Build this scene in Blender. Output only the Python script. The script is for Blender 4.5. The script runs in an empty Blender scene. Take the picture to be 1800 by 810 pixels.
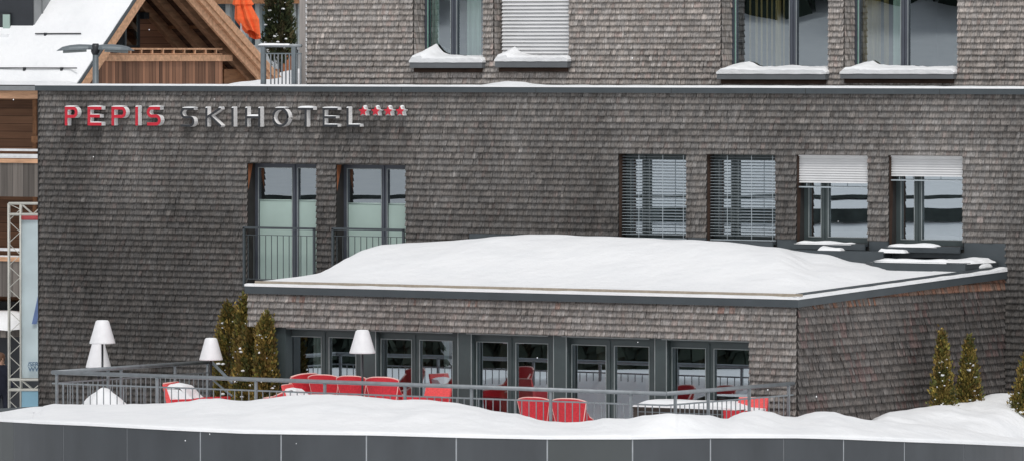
import bpy, math, random
from mathutils import Vector, Matrix, noise as mnoise

random.seed(7)
R = math.radians
scene = bpy.context.scene
COL = scene.collection

# ------------------------------------------------------------------ camera model
F, CX, CY, DIST = 11400.0, 900.0, 405.0, 126.7
YAW, PIT = R(34.0), math.atan(309.0 / 11400.0)
FWD = Vector((-math.sin(YAW) * math.cos(PIT), math.cos(YAW) * math.cos(PIT), -math.sin(PIT)))
RIGHT = Vector((math.cos(YAW), math.sin(YAW), 0))
UP = RIGHT.cross(FWD).normalized()
FH = Vector((-math.sin(YAW), math.cos(YAW), 0))
CAM = -FWD * DIST
CZ = CAM.z

def ray(px, py): return FWD + RIGHT * ((px - CX) / F) - UP * ((py - CY) / F)
def PY(px, py, Y):
    r = ray(px, py); return CAM + r * ((Y - CAM.y) / r.y)
def PX(px, py, X):
    r = ray(px, py); return CAM + r * ((X - CAM.x) / r.x)
def PZ(px, py, Z):
    r = ray(px, py); return CAM + r * ((Z - CAM.z) / r.z)
def PD(px, py, d): return CAM + ray(px, py) * d
def depth(p): return (p - CAM).dot(FWD)
def proj(p):
    v = p - CAM; d = v.dot(FWD)
    return (CX + F * v.dot(RIGHT) / d, CY - F * v.dot(UP) / d)
def zat(x, y, py):
    """height at ground position x,y that is seen at image row py"""
    v = Vector((x, y, 0)) - Vector((CAM.x, CAM.y, 0))
    d = v.dot(FH)
    a = math.atan((py - CY) / F) + PIT
    return CAM.z - d * math.tan(a)
def rel(z): return CZ + z        # z given relative to the eye

def lerp(a, b, t): return a + (b - a) * t
def sst(a, b, x):
    if a == b: return 1.0 if x >= a else 0.0
    t = max(0.0, min(1.0, (x - a) / (b - a))); return t * t * (3 - 2 * t)
def curve(pts, x):
    if x <= pts[0][0]: return pts[0][1]
    for (a, ya), (b, yb) in zip(pts, pts[1:]):
        if x <= b:
            t = (x - a) / (b - a)
            t = t * t * (3 - 2 * t) * .5 + t * .5
            return ya + (yb - ya) * t
    return pts[-1][1]
def nz(x, y, z=0.0): return mnoise.noise(Vector((x, y, z)))

# ------------------------------------------------------------------ materials
def new_mat(name):
    m = bpy.data.materials.new(name); m.use_nodes = True
    return m, m.node_tree.nodes, m.node_tree.links, m.node_tree.nodes['Principled BSDF']

def simple(name, col, rough=.6, metal=0.0, spec=.5, var=.12, scale=6.0, bump=0.0, bscale=40.0, stretch=(1, 1, 1), detail=4):
    m, N, L, b = new_mat(name)
    b.inputs['Roughness'].default_value = rough; b.inputs['Metallic'].default_value = metal
    b.inputs['Specular IOR Level'].default_value = spec
    tc = N.new('ShaderNodeTexCoord'); mp = N.new('ShaderNodeMapping'); mp.inputs['Scale'].default_value = stretch
    L.new(tc.outputs['Object'], mp.inputs['Vector'])
    n = N.new('ShaderNodeTexNoise'); n.inputs['Scale'].default_value = scale; n.inputs['Detail'].default_value = detail
    L.new(mp.outputs['Vector'], n.inputs['Vector'])
    r = N.new('ShaderNodeMapRange'); r.inputs['From Min'].default_value = .3; r.inputs['From Max'].default_value = .7
    r.inputs['To Min'].default_value = 1 - var; r.inputs['To Max'].default_value = 1 + var
    L.new(n.outputs['Fac'], r.inputs['Value'])
    mx = N.new('ShaderNodeVectorMath'); mx.operation = 'SCALE'; mx.inputs[0].default_value = col
    L.new(r.outputs['Result'], mx.inputs['Scale']); L.new(mx.outputs['Vector'], b.inputs['Base Color'])
    if bump:
        n2 = N.new('ShaderNodeTexNoise'); n2.inputs['Scale'].default_value = bscale; n2.inputs['Detail'].default_value = 5
        L.new(mp.outputs['Vector'], n2.inputs['Vector'])
        bp = N.new('ShaderNodeBump'); bp.inputs['Strength'].default_value = bump; bp.inputs['Distance'].default_value = .02
        L.new(n2.outputs['Fac'], bp.inputs['Height']); L.new(bp.outputs['Normal'], b.inputs['Normal'])
    return m

def shingle_mat(name, base, stain=.35, seed=0.0):
    m, N, L, b = new_mat(name)
    b.inputs['Roughness'].default_value = .85; b.inputs['Specular IOR Level'].default_value = .25
    at = N.new('ShaderNodeAttribute'); at.attribute_name = 'col'
    tc = N.new('ShaderNodeTexCoord')
    mp = N.new('ShaderNodeMapping'); mp.inputs['Scale'].default_value = (42, 42, 3.2)
    L.new(tc.outputs['Object'], mp.inputs['Vector'])
    g = N.new('ShaderNodeTexNoise'); g.inputs['Scale'].default_value = 1.0; g.inputs['Detail'].default_value = 6; g.inputs['Roughness'].default_value = .65
    L.new(mp.outputs['Vector'], g.inputs['Vector'])
    gr = N.new('ShaderNodeMapRange'); gr.inputs['From Min'].default_value = .3; gr.inputs['From Max'].default_value = .7
    gr.inputs['To Min'].default_value = .42; gr.inputs['To Max'].default_value = 1.56
    L.new(g.outputs['Fac'], gr.inputs['Value'])
    mp2 = N.new('ShaderNodeMapping'); mp2.inputs['Scale'].default_value = (.55, .55, .22); mp2.inputs['Location'].default_value = (seed, seed, seed)
    L.new(tc.outputs['Object'], mp2.inputs['Vector'])
    s = N.new('ShaderNodeTexNoise'); s.inputs['Scale'].default_value = 1.0; s.inputs['Detail'].default_value = 5; s.inputs['Roughness'].default_value = .6
    L.new(mp2.outputs['Vector'], s.inputs['Vector'])
    sr = N.new('ShaderNodeMapRange'); sr.inputs['From Min'].default_value = .36; sr.inputs['From Max'].default_value = .64
    sr.inputs['To Min'].default_value = 1 - stain; sr.inputs['To Max'].default_value = 1 + stain * .6
    L.new(s.outputs['Fac'], sr.inputs['Value'])
    mu = N.new('ShaderNodeMath'); mu.operation = 'MULTIPLY'
    L.new(gr.outputs['Result'], mu.inputs[0]); L.new(sr.outputs['Result'], mu.inputs[1])
    v1 = N.new('ShaderNodeVectorMath'); v1.operation = 'MULTIPLY'; v1.inputs[1].default_value = base
    L.new(at.outputs['Color'], v1.inputs[0])
    v2 = N.new('ShaderNodeVectorMath'); v2.operation = 'SCALE'
    L.new(v1.outputs['Vector'], v2.inputs[0]); L.new(mu.outputs['Value'], v2.inputs['Scale'])
    L.new(v2.outputs['Vector'], b.inputs['Base Color'])
    bp = N.new('ShaderNodeBump'); bp.inputs['Strength'].default_value = .5; bp.inputs['Distance'].default_value = .006
    L.new(g.outputs['Fac'], bp.inputs['Height']); L.new(bp.outputs['Normal'], b.inputs['Normal'])
    return m

def plank_mat(name, c1, c2, axis, width, grain=(1, 1, 1), gap=.06):
    """boards of a given width along an axis (0 x, 1 y, 2 z) with grain"""
    m, N, L, b = new_mat(name)
    b.inputs['Roughness'].default_value = .75; b.inputs['Specular IOR Level'].default_value = .3
    tc = N.new('ShaderNodeTexCoord'); sp = N.new('ShaderNodeSeparateXYZ'); L.new(tc.outputs['Object'], sp.inputs[0])
    d = N.new('ShaderNodeMath'); d.operation = 'DIVIDE'; L.new(sp.outputs[axis], d.inputs[0]); d.inputs[1].default_value = width
    fl = N.new('ShaderNodeMath'); fl.operation = 'FLOOR'; L.new(d.outputs[0], fl.inputs[0])
    fr = N.new('ShaderNodeMath'); fr.operation = 'FRACT'; L.new(d.outputs[0], fr.inputs[0])
    wn = N.new('ShaderNodeTexWhiteNoise'); wn.noise_dimensions = '1D'; L.new(fl.outputs[0], wn.inputs['W'])
    mp = N.new('ShaderNodeMapping'); mp.inputs['Scale'].default_value = grain; L.new(tc.outputs['Object'], mp.inputs['Vector'])
    n = N.new('ShaderNodeTexNoise'); n.inputs['Scale'].default_value = 1; n.inputs['Detail'].default_value = 6; L.new(mp.outputs['Vector'], n.inputs['Vector'])
    ad = N.new('ShaderNodeMath'); ad.operation = 'ADD'; L.new(wn.outputs['Value'], ad.inputs[0]); L.new(n.outputs['Fac'], ad.inputs[1])
    hr = N.new('ShaderNodeMapRange'); hr.inputs['From Min'].default_value = .3; hr.inputs['From Max'].default_value = 1.6; L.new(ad.outputs[0], hr.inputs['Value'])
    mx = N.new('ShaderNodeMix'); mx.data_type = 'RGBA'; mx.inputs['A'].default_value = (*c1, 1); mx.inputs['B'].default_value = (*c2, 1)
    L.new(hr.outputs['Result'], mx.inputs['Factor'])
    gp = N.new('ShaderNodeMath'); gp.operation = 'GREATER_THAN'; L.new(fr.outputs[0], gp.inputs[0]); gp.inputs[1].default_value = gap
    gm = N.new('ShaderNodeMapRange'); gm.inputs['To Min'].default_value = .25; L.new(gp.outputs[0], gm.inputs['Value'])
    v = N.new('ShaderNodeVectorMath'); v.operation = 'SCALE'; L.new(mx.outputs['Result'], v.inputs[0]); L.new(gm.outputs['Result'], v.inputs['Scale'])
    L.new(v.outputs['Vector'], b.inputs['Base Color'])
    return m

def snow_mat(name, dirt=.0):
    m, N, L, b = new_mat(name)
    b.inputs['Roughness'].default_value = .65; b.inputs['Specular IOR Level'].default_value = .25
    tc = N.new('ShaderNodeTexCoord')
    n = N.new('ShaderNodeTexNoise'); n.inputs['Scale'].default_value = 1.3; n.inputs['Detail'].default_value = 7; n.inputs['Roughness'].default_value = .6
    L.new(tc.outputs['Object'], n.inputs['Vector'])
    cr = N.new('ShaderNodeValToRGB')
    cr.color_ramp.elements[0].position = .3; cr.color_ramp.elements[0].color = (.84, .85, .86, 1)
    cr.color_ramp.elements[1].position = .6; cr.color_ramp.elements[1].color = (.895, .90, .905, 1)
    L.new(n.outputs['Fac'], cr.inputs['Fac'])
    # sparse specks of grit on the surface
    g = N.new('ShaderNodeTexNoise'); g.inputs['Scale'].default_value = 9.0; g.inputs['Detail'].default_value = 9; g.inputs['Roughness'].default_value = .75
    L.new(tc.outputs['Object'], g.inputs['Vector'])
    gg = N.new('ShaderNodeMapRange'); gg.inputs['From Min'].default_value = .70; gg.inputs['From Max'].default_value = .78
    L.new(g.outputs['Fac'], gg.inputs['Value'])
    gf = N.new('ShaderNodeMath'); gf.operation = 'MULTIPLY'; gf.inputs[1].default_value = .5; L.new(gg.outputs['Result'], gf.inputs[0])
    mx = N.new('ShaderNodeMix'); mx.data_type = 'RGBA'; mx.inputs['B'].default_value = (.35, .34, .32, 1)
    L.new(gf.outputs[0], mx.inputs['Factor']); L.new(cr.outputs['Color'], mx.inputs['A'])
    L.new(mx.outputs['Result'], b.inputs['Base Color'])
    n2 = N.new('ShaderNodeTexNoise'); n2.inputs['Scale'].default_value = 3.5; n2.inputs['Detail'].default_value = 8; n2.inputs['Roughness'].default_value = .6
    L.new(tc.outputs['Object'], n2.inputs['Vector'])
    bp = N.new('ShaderNodeBump'); bp.inputs['Strength'].default_value = .5; bp.inputs['Distance'].default_value = .08
    L.new(n2.outputs['Fac'], bp.inputs['Height']); L.new(bp.outputs['Normal'], b.inputs['Normal'])
    return m

def glass_mat(name, refl=.42, tint=(.60, .68, .66)):
    m = bpy.data.materials.new(name); m.use_nodes = True
    N, L = m.node_tree.nodes, m.node_tree.links; N.clear()
    o = N.new('ShaderNodeOutputMaterial'); mix = N.new('ShaderNodeMixShader')
    t = N.new('ShaderNodeBsdfTransparent'); t.inputs['Color'].default_value = (*tint, 1)
    g = N.new('ShaderNodeBsdfGlossy'); g.inputs['Roughness'].default_value = .0; g.inputs['Color'].default_value = (.83, .93, 1.0, 1)
    tc = N.new('ShaderNodeTexCoord'); n = N.new('ShaderNodeTexNoise'); n.inputs['Scale'].default_value = 1.1; n.inputs['Detail'].default_value = 1
    L.new(tc.outputs['Object'], n.inputs['Vector'])
    bp = N.new('ShaderNodeBump'); bp.inputs['Strength'].default_value = .04; bp.inputs['Distance'].default_value = .006
    L.new(n.outputs['Fac'], bp.inputs['Height']); L.new(bp.outputs['Normal'], g.inputs['Normal'])
    mix.inputs['Fac'].default_value = refl
    L.new(t.outputs[0], mix.inputs[1]); L.new(g.outputs[0], mix.inputs[2]); L.new(mix.outputs[0], o.inputs['Surface'])
    return m

def leaf_mat(name):
    m, N, L, b = new_mat(name)
    at = N.new('ShaderNodeAttribute'); at.attribute_name = 'col'
    L.new(at.outputs['Color'], b.inputs['Base Color']); b.inputs['Roughness'].default_value = .7
    b.inputs['Specular IOR Level'].default_value = .2
    return m

M = {}
M['sh_main'] = shingle_mat('weathered_dark_shingle', (.148, .137, .129), .24, 3.1)
M['sh_up'] = shingle_mat('weathered_brown_shingle', (.325, .294, .272), .12, 8.0)
M['sh_ann'] = shingle_mat('weathered_grey_brown_shingle', (.265, .242, .226), .15, 5.0)
M['sh_side'] = shingle_mat('weathered_side_shingle', (.145, .131, .123), .24, 2.0)
M['backing'] = simple('dark_membrane', (.03, .028, .027), .9)
M['metal'] = simple('anthracite_sheet_metal', (.060, .072, .080), .42, .15, .5, .10, 2.5)
M['metal_l'] = simple('grey_sill_metal', (.155, .165, .175), .5, .1, .5, .08, 3)
M['frame'] = simple('grey_green_window_frame', (.060, .078, .080), .4, .1, .5, .08, 4)
M['frame2'] = simple('blue_grey_window_frame', (.070, .078, .098), .4, .1, .5, .08, 4)
M['seal'] = simple('light_glazing_seal', (.30, .33, .33), .5)
M['galv'] = simple('galvanised_steel', (.235, .255, .27), .42, .3, .5, .14, 7)
M['galv_d'] = simple('painted_grey_steel', (.16, .185, .20), .45, .2, .5, .12, 7)
M['tan'] = simple('tan_edge_strip', (.36, .31, .25), .7, 0, .3, .12, 12)
M['snow'] = snow_mat('snow')
M['red'] = simple('red_woven_plastic', (.66, .030, .045), .5, 0, .4, .16, 30, .5, 120)
M['red_l'] = simple('bright_red_woven_plastic', (.85, .10, .10), .5, 0, .4, .14, 30, .5, 120)
M['rim'] = simple('pale_pink_rim', (.85, .50, .45), .6)  # edge highlights and snow put into the pale rim colour
M['sign_red'] = simple('red_sign_face', (.56, .016, .035), .35, 0, .5, .06, 8)
M['sign_dark'] = simple('charcoal_sign_face', (.028, .030, .035), .4)
M['sign_side'] = simple('white_sign_edge', (.90, .89, .88), .5, 0, .4, .08, 12)
M['shade'] = simple('white_lampshade_plastic', (.80, .79, .80), .4, 0, .5, .05, 6, .15, 10)
M['pole'] = simple('dark_lamp_pole', (.035, .037, .042), .4, .3)
M['screen'] = simple('pale_green_frosted_film', (.38, .485, .44), .25, 0, .4, .05, 2)
M['curtain'] = simple('ochre_curtain', (.42, .27, .13), .9, 0, .2, .35, 3, .3, 8, (10, 1, .4))
M['curtain_w'] = simple('sheer_white_curtain', (.66, .72, .68), .9, 0, .2, .2, 3, .2, 8, (9, 1, .3))
M['room'] = simple('dark_room', (.035, .032, .030), .9)
M['room_l'] = simple('brown_room', (.34, .25, .18), .9, 0, .2, .5, 1.2)
M['blind'] = simple('white_blind_slat', (.74, .74, .74), .45, .0, .5, .04, 3)
M['blind_g'] = simple('grey_blind_slat', (.42, .47, .50), .4, .2, .5, .05, 3)
M['panel'] = simple('dark_cladding_panel', (.052, .058, .065), .38, .0, .5, .17, 1.6, .05, 3, (1, 1, .35), 7)
M['panel_l'] = simple('grey_cladding_panel', (.062, .070, .072), .38, .0, .5, .10, .9)
M['joint'] = simple('pale_joint_strip', (.34, .36, .38), .5, .1)
M['orange'] = simple('orange_parasol_cloth', (.90, .155, .045), .75, 0, .3, .12, 9)
M['wood_raw'] = simple('pale_orange_timber', (.58, .335, .20), .7, 0, .3, .25, 2.2, .3, 8, (1, 6, 6))
M['wood_beam'] = simple('brown_beam', (.30, .15, .075), .7, 0, .3, .3, 2, .3, 8, (6, 1.2, 6))
M['wood_beam2'] = simple('rafter_timber', (.38, .215, .125), .7, 0, .3, .3, 2, .3, 8, (6, 1.2, 6))
M['wood_gable'] = plank_mat('gable_boards', (.13, .060, .036), (.36, .18, .105), 2, .16, (2, .6, 16), .08)
M['wood_dark'] = plank_mat('soffit_boards', (.04, .018, .012), (.13, .06, .034), 1, .15, (1.5, 20, 20), .10)
M['wood_vert'] = plank_mat('balcony_boards', (.075, .038, .024), (.44, .22, .13), 1, .13, (10, 24, .8), .10)
M['wood_old'] = plank_mat('old_grey_boards', (.055, .048, .043), (.20, .175, .155), 0, .16, (16, 10, 1.0), .06)
M['wood_fac'] = plank_mat('facade_boards', (.09, .046, .028), (.31, .165, .095), 2, .18, (1.2, 2, 14), .07)
M['wood_trim'] = simple('weathered_corner_board', (.34, .31, .29), .8, 0, .2, .2, 2, .3, 8, (8, 8, .7))
M['wedge'] = simple('fresh_orange_wood', (.34, .13, .062), .8, 0, .2, .3, 4, .2, 9, (4, 4, 1))
M['jamb'] = simple('dark_brown_jamb', (.065, .040, .030), .8, 0, .2, .3, 4)
M['dormer'] = simple('charcoal_dormer_cladding', (.030, .034, .040), .5, 0, .4, .1, 3)
M['zinc'] = simple('standing_seam_zinc', (.26, .27, .275), .45, .3, .5, .10, 3)
M['white'] = simple('white_truss_metal', (.56, .55, .50), .45, .1, .5, .08, 6)
M['white_p'] = simple('white_painted', (.74, .74, .74), .5)
M['banner'] = simple('pale_blue_printed_cloth', (.58, .68, .71), .7, 0, .3, .14, 1.1, .1, 4)
M['banner_d'] = simple('blue_printed_cloth', (.24, .42, .53), .7, 0, .3, .12, 1.3)
M['b_red'] = simple('red_print', (.62, .10, .11), .6)
M['b_blue'] = simple('blue_print', (.13, .20, .40), .6)
M['b_text'] = simple('slate_print', (.10, .17, .26), .6)
M['rattan'] = simple('dark_brown_rattan', (.055, .045, .037), .6, 0, .4, .3, 28, .6, 90)
M['leaf'] = leaf_mat('thuja_leaf')
M['bark'] = simple('brown_bark', (.09, .06, .04), .9, 0, .2, .3, 9, .5, 30, (3, 3, 1))
M['jacket'] = simple('navy_jacket', (.018, .020, .034), .8, 0, .3, .2, 9)
M['skin'] = simple('skin', (.45, .26, .18), .6)
M['hair'] = simple('brown_hair', (.11, .050, .025), .7)
M['glass'] = glass_mat('window_glass', .54)
M['glass_a'] = glass_mat('terrace_door_glass', .50, (.62, .68, .66))
M['glass_g'] = glass_mat('green_edge_glass', .34, (.55, .66, .62))
M['g_edge'] = simple('green_glass_edge', (.20, .42, .33), .3)
M['stone'] = simple('dark_stone', (.060, .070, .066), .9, 0, .2, .5, 1.2)
M['forest'] = simple('far_conifers', (.040, .052, .042), .95, 0, .1, .5, .35)
M['render_w'] = simple('pale_wall_render', (.42, .44, .45), .8)

# ------------------------------------------------------------------ mesh builder
class MB:
    def __init__(s): s.v, s.f, s.mi, s.c = [], [], [], []
    def quad(s, a, b, c, d, mi=0, col=None):
        i = len(s.v); s.v += [tuple(a), tuple(b), tuple(c), tuple(d)]; s.f.append((i, i+1, i+2, i+3)); s.mi.append(mi)
        if col is not None: s.c += [col] * 4
        return s
    def poly(s, pts, mi=0, col=None):
        i = len(s.v); s.v += [tuple(p) for p in pts]; s.f.append(tuple(range(i, i+len(pts)))); s.mi.append(mi)
        if col is not None: s.c += [col] * len(pts)
        return s
    def hexa(s, p, mi=0):
        """p: 8 points, bottom ring 0-3, top ring 4-7"""
        i = len(s.v); s.v += [tuple(q) for q in p]
        for f in ((3,2,1,0),(4,5,6,7),(0,1,5,4),(1,2,6,5),(2,3,7,6),(3,0,4,7)):
            s.f.append(tuple(i+k for k in f)); s.mi.append(mi)
        return s
    def box(s, x0, x1, y0, y1, z0, z1, mi=0):
        return s.hexa([(x0,y0,z0),(x1,y0,z0),(x1,y1,z0),(x0,y1,z0),(x0,y0,z1),(x1,y0,z1),(x1,y1,z1),(x0,y1,z1)], mi)
    def bar(s, a, b, w, h, upv=Vector((0,0,1)), mi=0):
        a, b = Vector(a), Vector(b); d = (b-a).normalized()
        sd = d.cross(upv)
        if sd.length < 1e-4: sd = d.cross(Vector((0,1,0)))
        sd.normalize(); u = sd.cross(d).normalized()
        sd *= w/2; u *= h/2
        return s.hexa([a-sd-u, a+sd-u, b+sd-u, b-sd-u, a-sd+u, a+sd+u, b+sd+u, b-sd+u], mi)
    def tube(s, a, b, r, n=10, r2=None, caps=True, mi=0):
        a, b = Vector(a), Vector(b); d = (b-a).normalized(); r2 = r if r2 is None else r2
        q = Vector((0,0,1)) if abs(d.z) < .9 else Vector((1,0,0))
        x = d.cross(q).normalized(); y = d.cross(x)
        i = len(s.v)
        for k in range(n):
            t = 2*math.pi*k/n; o = x*math.cos(t)+y*math.sin(t)
            s.v.append(tuple(a+o*r)); s.v.append(tuple(b+o*r2))
        for k in range(n):
            j = (k+1) % n
            s.f.append((i+2*k, i+2*j, i+2*j+1, i+2*k+1)); s.mi.append(mi)
        if caps:
            s.f.append(tuple(i+2*k for k in range(n))[::-1]); s.mi.append(mi)
            s.f.append(tuple(i+2*k+1 for k in range(n))); s.mi.append(mi)
        return s
    def lathe(s, c, prof, n=20, sx=1, sy=1, mi=0):
        c = Vector(c); i = len(s.v)
        for (r, z) in prof:
            for k in range(n):
                t = 2*math.pi*k/n; s.v.append((c.x+r*sx*math.cos(t), c.y+r*sy*math.sin(t), c.z+z))
        for a in range(len(prof)-1):
            for k in range(n):
                j = (k+1) % n
                s.f.append((i+a*n+k, i+a*n+j, i+(a+1)*n+j, i+(a+1)*n+k)); s.mi.append(mi)
        s.f.append(tuple(i+k for k in range(n))[::-1]); s.mi.append(mi)
        s.f.append(tuple(i+(len(prof)-1)*n+k for k in range(n))); s.mi.append(mi)
        return s
    def grid(s, fn, nu, nv, mi=0):
        i = len(s.v)
        for a in range(nu+1):
            for b in range(nv+1): s.v.append(tuple(fn(a/nu, b/nv)))
        for a in range(nu):
            for b in range(nv):
                p = i+a*(nv+1)+b
                s.f.append((p, p+nv+1, p+nv+2, p+1)); s.mi.append(mi)
        return s
    def build(s, name, mats, parent=None, smooth=False, label=None):
        me = bpy.data.meshes.new(name); me.from_pydata(s.v, [], s.f)
        if not isinstance(mats, (list, tuple)): mats = [mats]
        for m in mats: me.materials.append(m)
        if len(mats) > 1: me.polygons.foreach_set('material_index', s.mi)
        if s.c:
            ca = me.color_attributes.new('col', 'FLOAT_COLOR', 'POINT')
            ca.data.foreach_set('color', [x for c in s.c for x in (c[0], c[1], c[2], 1.0)])
        if smooth: me.polygons.foreach_set('use_smooth', [True]*len(me.polygons))
        me.update()
        o = bpy.data.objects.new(name, me); COL.objects.link(o)
        if parent: adopt(o, parent)
        if label: o['label'] = label
        return o

def world_loc(o):
    l = Vector(o.location)
    return l
ROOTLOC = {}
def adopt(o, parent):
    """child keeps the world coordinates its mesh was built in"""
    o.parent = parent
    o.matrix_parent_inverse = Matrix.Translation(-ROOTLOC.get(parent.name, Vector((0,0,0))))
def tag(o, label=None, cat=None, group=None, kind=None):
    if label: o['label'] = label
    if cat: o['category'] = cat
    if group: o['group'] = group
    if kind: o['kind'] = kind
    return o
def thing(name, label, cat, loc=(0,0,0), group=None):
    o = bpy.data.objects.new(name, None); COL.objects.link(o); o.location = loc
    o.empty_display_size = .2
    ROOTLOC[o.name] = Vector(loc)
    return tag(o, label, cat, group)

def plate(mb, O, U, N, rect, holes, th, mi=0, sides=True):
    """flat board in the U / Z plane with rectangular holes, front face at O, thickness th going back along -N"""
    u0, u1, z0, z1 = rect; U = Vector(U); N = Vector(N); O = Vector(O)
    us = sorted(set([u0, u1] + [x for h in holes for x in h[:2] if u0 < x < u1]))
    zs = sorted(set([z0, z1] + [x for h in holes for x in h[2:] if z0 < x < z1]))
    P = lambda u, z, b=0: O + U*u + Vector((0,0,z)) - N*b
    for a, b in zip(us, us[1:]):
        for c, d in zip(zs, zs[1:]):
            mu, mz = (a+b)/2, (c+d)/2
            if any(h[0] < mu < h[1] and h[2] < mz < h[3] for h in holes): continue
            mb.quad(P(a,c), P(b,c), P(b,d), P(a,d), mi)
    if sides and th:
        for h in list(holes) + [rect]:
            a, b, c, d = max(h[0],u0), min(h[1],u1), max(h[2],z0), min(h[3],z1)
            mb.quad(P(a,c), P(a,d), P(a,d,th), P(a,c,th), mi); mb.quad(P(b,c), P(b,d), P(b,d,th), P(b,c,th), mi)
            mb.quad(P(a,c), P(b,c), P(b,c,th), P(a,c,th), mi); mb.quad(P(a,d), P(b,d), P(b,d,th), P(a,d,th), mi)
    return mb

def shingles(mb, O, U, N, rect, holes=(), expo=.122, seed=1, zmax=None, tint=None, t0=.046, reg=True):
    rnd = random.Random(seed); O, U, N = Vector(O), Vector(U), Vector(N)
    u0, u1, z0, z1 = rect
    nrow = int(math.ceil((z1-z0)/expo))
    for r in range(nrow):
        zb, zt = z0+r*expo, min(z1, z0+(r+1)*expo)
        segs = [(u0, u1, zb, zt)]
        for h in holes:
            ns = []
            for (a, b, c, d) in segs:
                if h[1] <= a or h[0] >= b or h[3] <= c or h[2] >= d: ns.append((a,b,c,d)); continue
                if a < h[0]: ns.append((a, h[0], c, d))
                if b > h[1]: ns.append((h[1], b, c, d))
                ma, mb_ = max(a,h[0]), min(b,h[1])
                if c < h[2]: ns.append((ma, mb_, c, h[2]))
                if d > h[3]: ns.append((ma, mb_, h[3], d))
            segs = ns
        off = rnd.random()*.1
        rowshade = rnd.gauss(1, .045)
        for (a, b, c, d) in segs:
            if d-c < .012: continue
            u = a; first = True
            while u < b-.004:
                w = rnd.choice((.045,.06,.07,.08,.09,.115))*rnd.uniform(.85,1.15)
                if first: w *= rnd.uniform(.4, 1); first = False
                e = min(u+w, b)
                if b-e < .03: e = b
                cc, dd = c, d
                if zmax:
                    zm = zmax((u+e)/2)
                    if cc > zm-.01: u = e; continue
                    dd = min(dd, zm)
                jb = rnd.uniform(-.004, .003) if cc == zb else 0
                tb = t0 + rnd.uniform(-.010, .010) + (.014 if rnd.random() < .04 else 0); tt = .003 + rnd.uniform(0, .003)
                g = .003
                k = math.exp(rnd.gauss(0, .125)) * rowshade
                if rnd.random() < .012: k *= 1.35
                if rnd.random() < .015: k *= .7
                hue = rnd.random()
                if hue < .05: cl = (k*1.07, k*.98, k*.96)
                elif hue < .55: cl = (k*1.015, k, k*.985)
                else: cl = (k*.985, k, k*1.01)
                if tint:
                    cl = tint((u+e)/2, (cc+dd)/2, cl, rnd)
                dk = tuple(x*.26 for x in cl)  # butt and side faces darker: end grain, with row shadow painted in
                P = lambda uu, zz, tn: O + U*uu + Vector((0,0,zz)) + N*tn
                sk = rnd.uniform(-.0015, .0015)
                A, B = P(u+g/2, cc+jb+sk, tb), P(e-g/2, cc+jb-sk, tb)
                C, D = P(e-g/2, dd+.012, tt), P(u+g/2, dd+.012, tt)
                A0, B0 = P(u+g/2, cc+jb+sk, 0), P(e-g/2, cc+jb-sk, 0)
                C0, D0 = P(e-g/2, dd+.012, 0), P(u+g/2, dd+.012, 0)
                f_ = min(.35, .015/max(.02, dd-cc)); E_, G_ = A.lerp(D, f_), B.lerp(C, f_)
                d2 = tuple(x*.60 for x in cl)  # lower strip darkened: row shadow line painted in, along with dirt
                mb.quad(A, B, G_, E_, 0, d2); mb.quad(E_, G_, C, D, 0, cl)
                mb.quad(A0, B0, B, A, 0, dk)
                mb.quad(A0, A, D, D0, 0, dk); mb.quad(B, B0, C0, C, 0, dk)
                u = e
    return mb

# ------------------------------------------------------------------ hotel: key planes
XL = PY(70, 400, 0).x                       # left end of the long wall
XE = PY(1960, 400, 0).x
XR = PY(1766, 520, 0).x                     # right side wall plane of the annexe
DA = -PX(1401, 600, XR).y                   # how far the annexe comes forward
YA = -DA
YU = 2.0                                    # upper storey wall plane
ZCAP = PY(900, 153, 0).z                    # top of the parapet
ZF0 = PY(1405, 540, YA-.08).z; ZF1 = PY(1405, 526, YA-.08).z
ZB0 = PY(1766, 489, 0).z; ZB1 = PY(1766, 477, 0).z
XAL = PY(430, 510, YA-.08).x                # left end of annexe roof
XAW = PY(478, 600, YA).x
FLOOR = rel(-7.05)
print('XL %.2f XR %.2f DA %.2f ZCAP %.2f ZF %.2f/%.2f ZB %.2f/%.2f XAL %.2f CZ %.2f' % (XL, XR, DA, ZCAP, ZF0, ZF1, ZB0, ZB1, XAL, CZ))

hotel = thing('hotel_building', 'long dark shingle-clad hotel with flat parapet, set-back upper storey and low annexe under thick snow', 'building', (XL, 0, rel(-9)))
EX, EZ, NY, NX = Vector((1,0,0)), Vector((0,0,1)), Vector((0,-1,0)), Vector((1,0,0))

# window openings on the long wall: (x0,x1,y0,y1 pixel rows)  -> world rects
def opening(x0, x1, y0, y1, Y):
    ym = (y0+y1)/2; xm = (x0+x1)/2
    a, b = PY(x0, ym, Y).x, PY(x1, ym, Y).x
    return [a, b, PY(xm, y1, Y).z, PY(xm, y0, Y).z]

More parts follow.
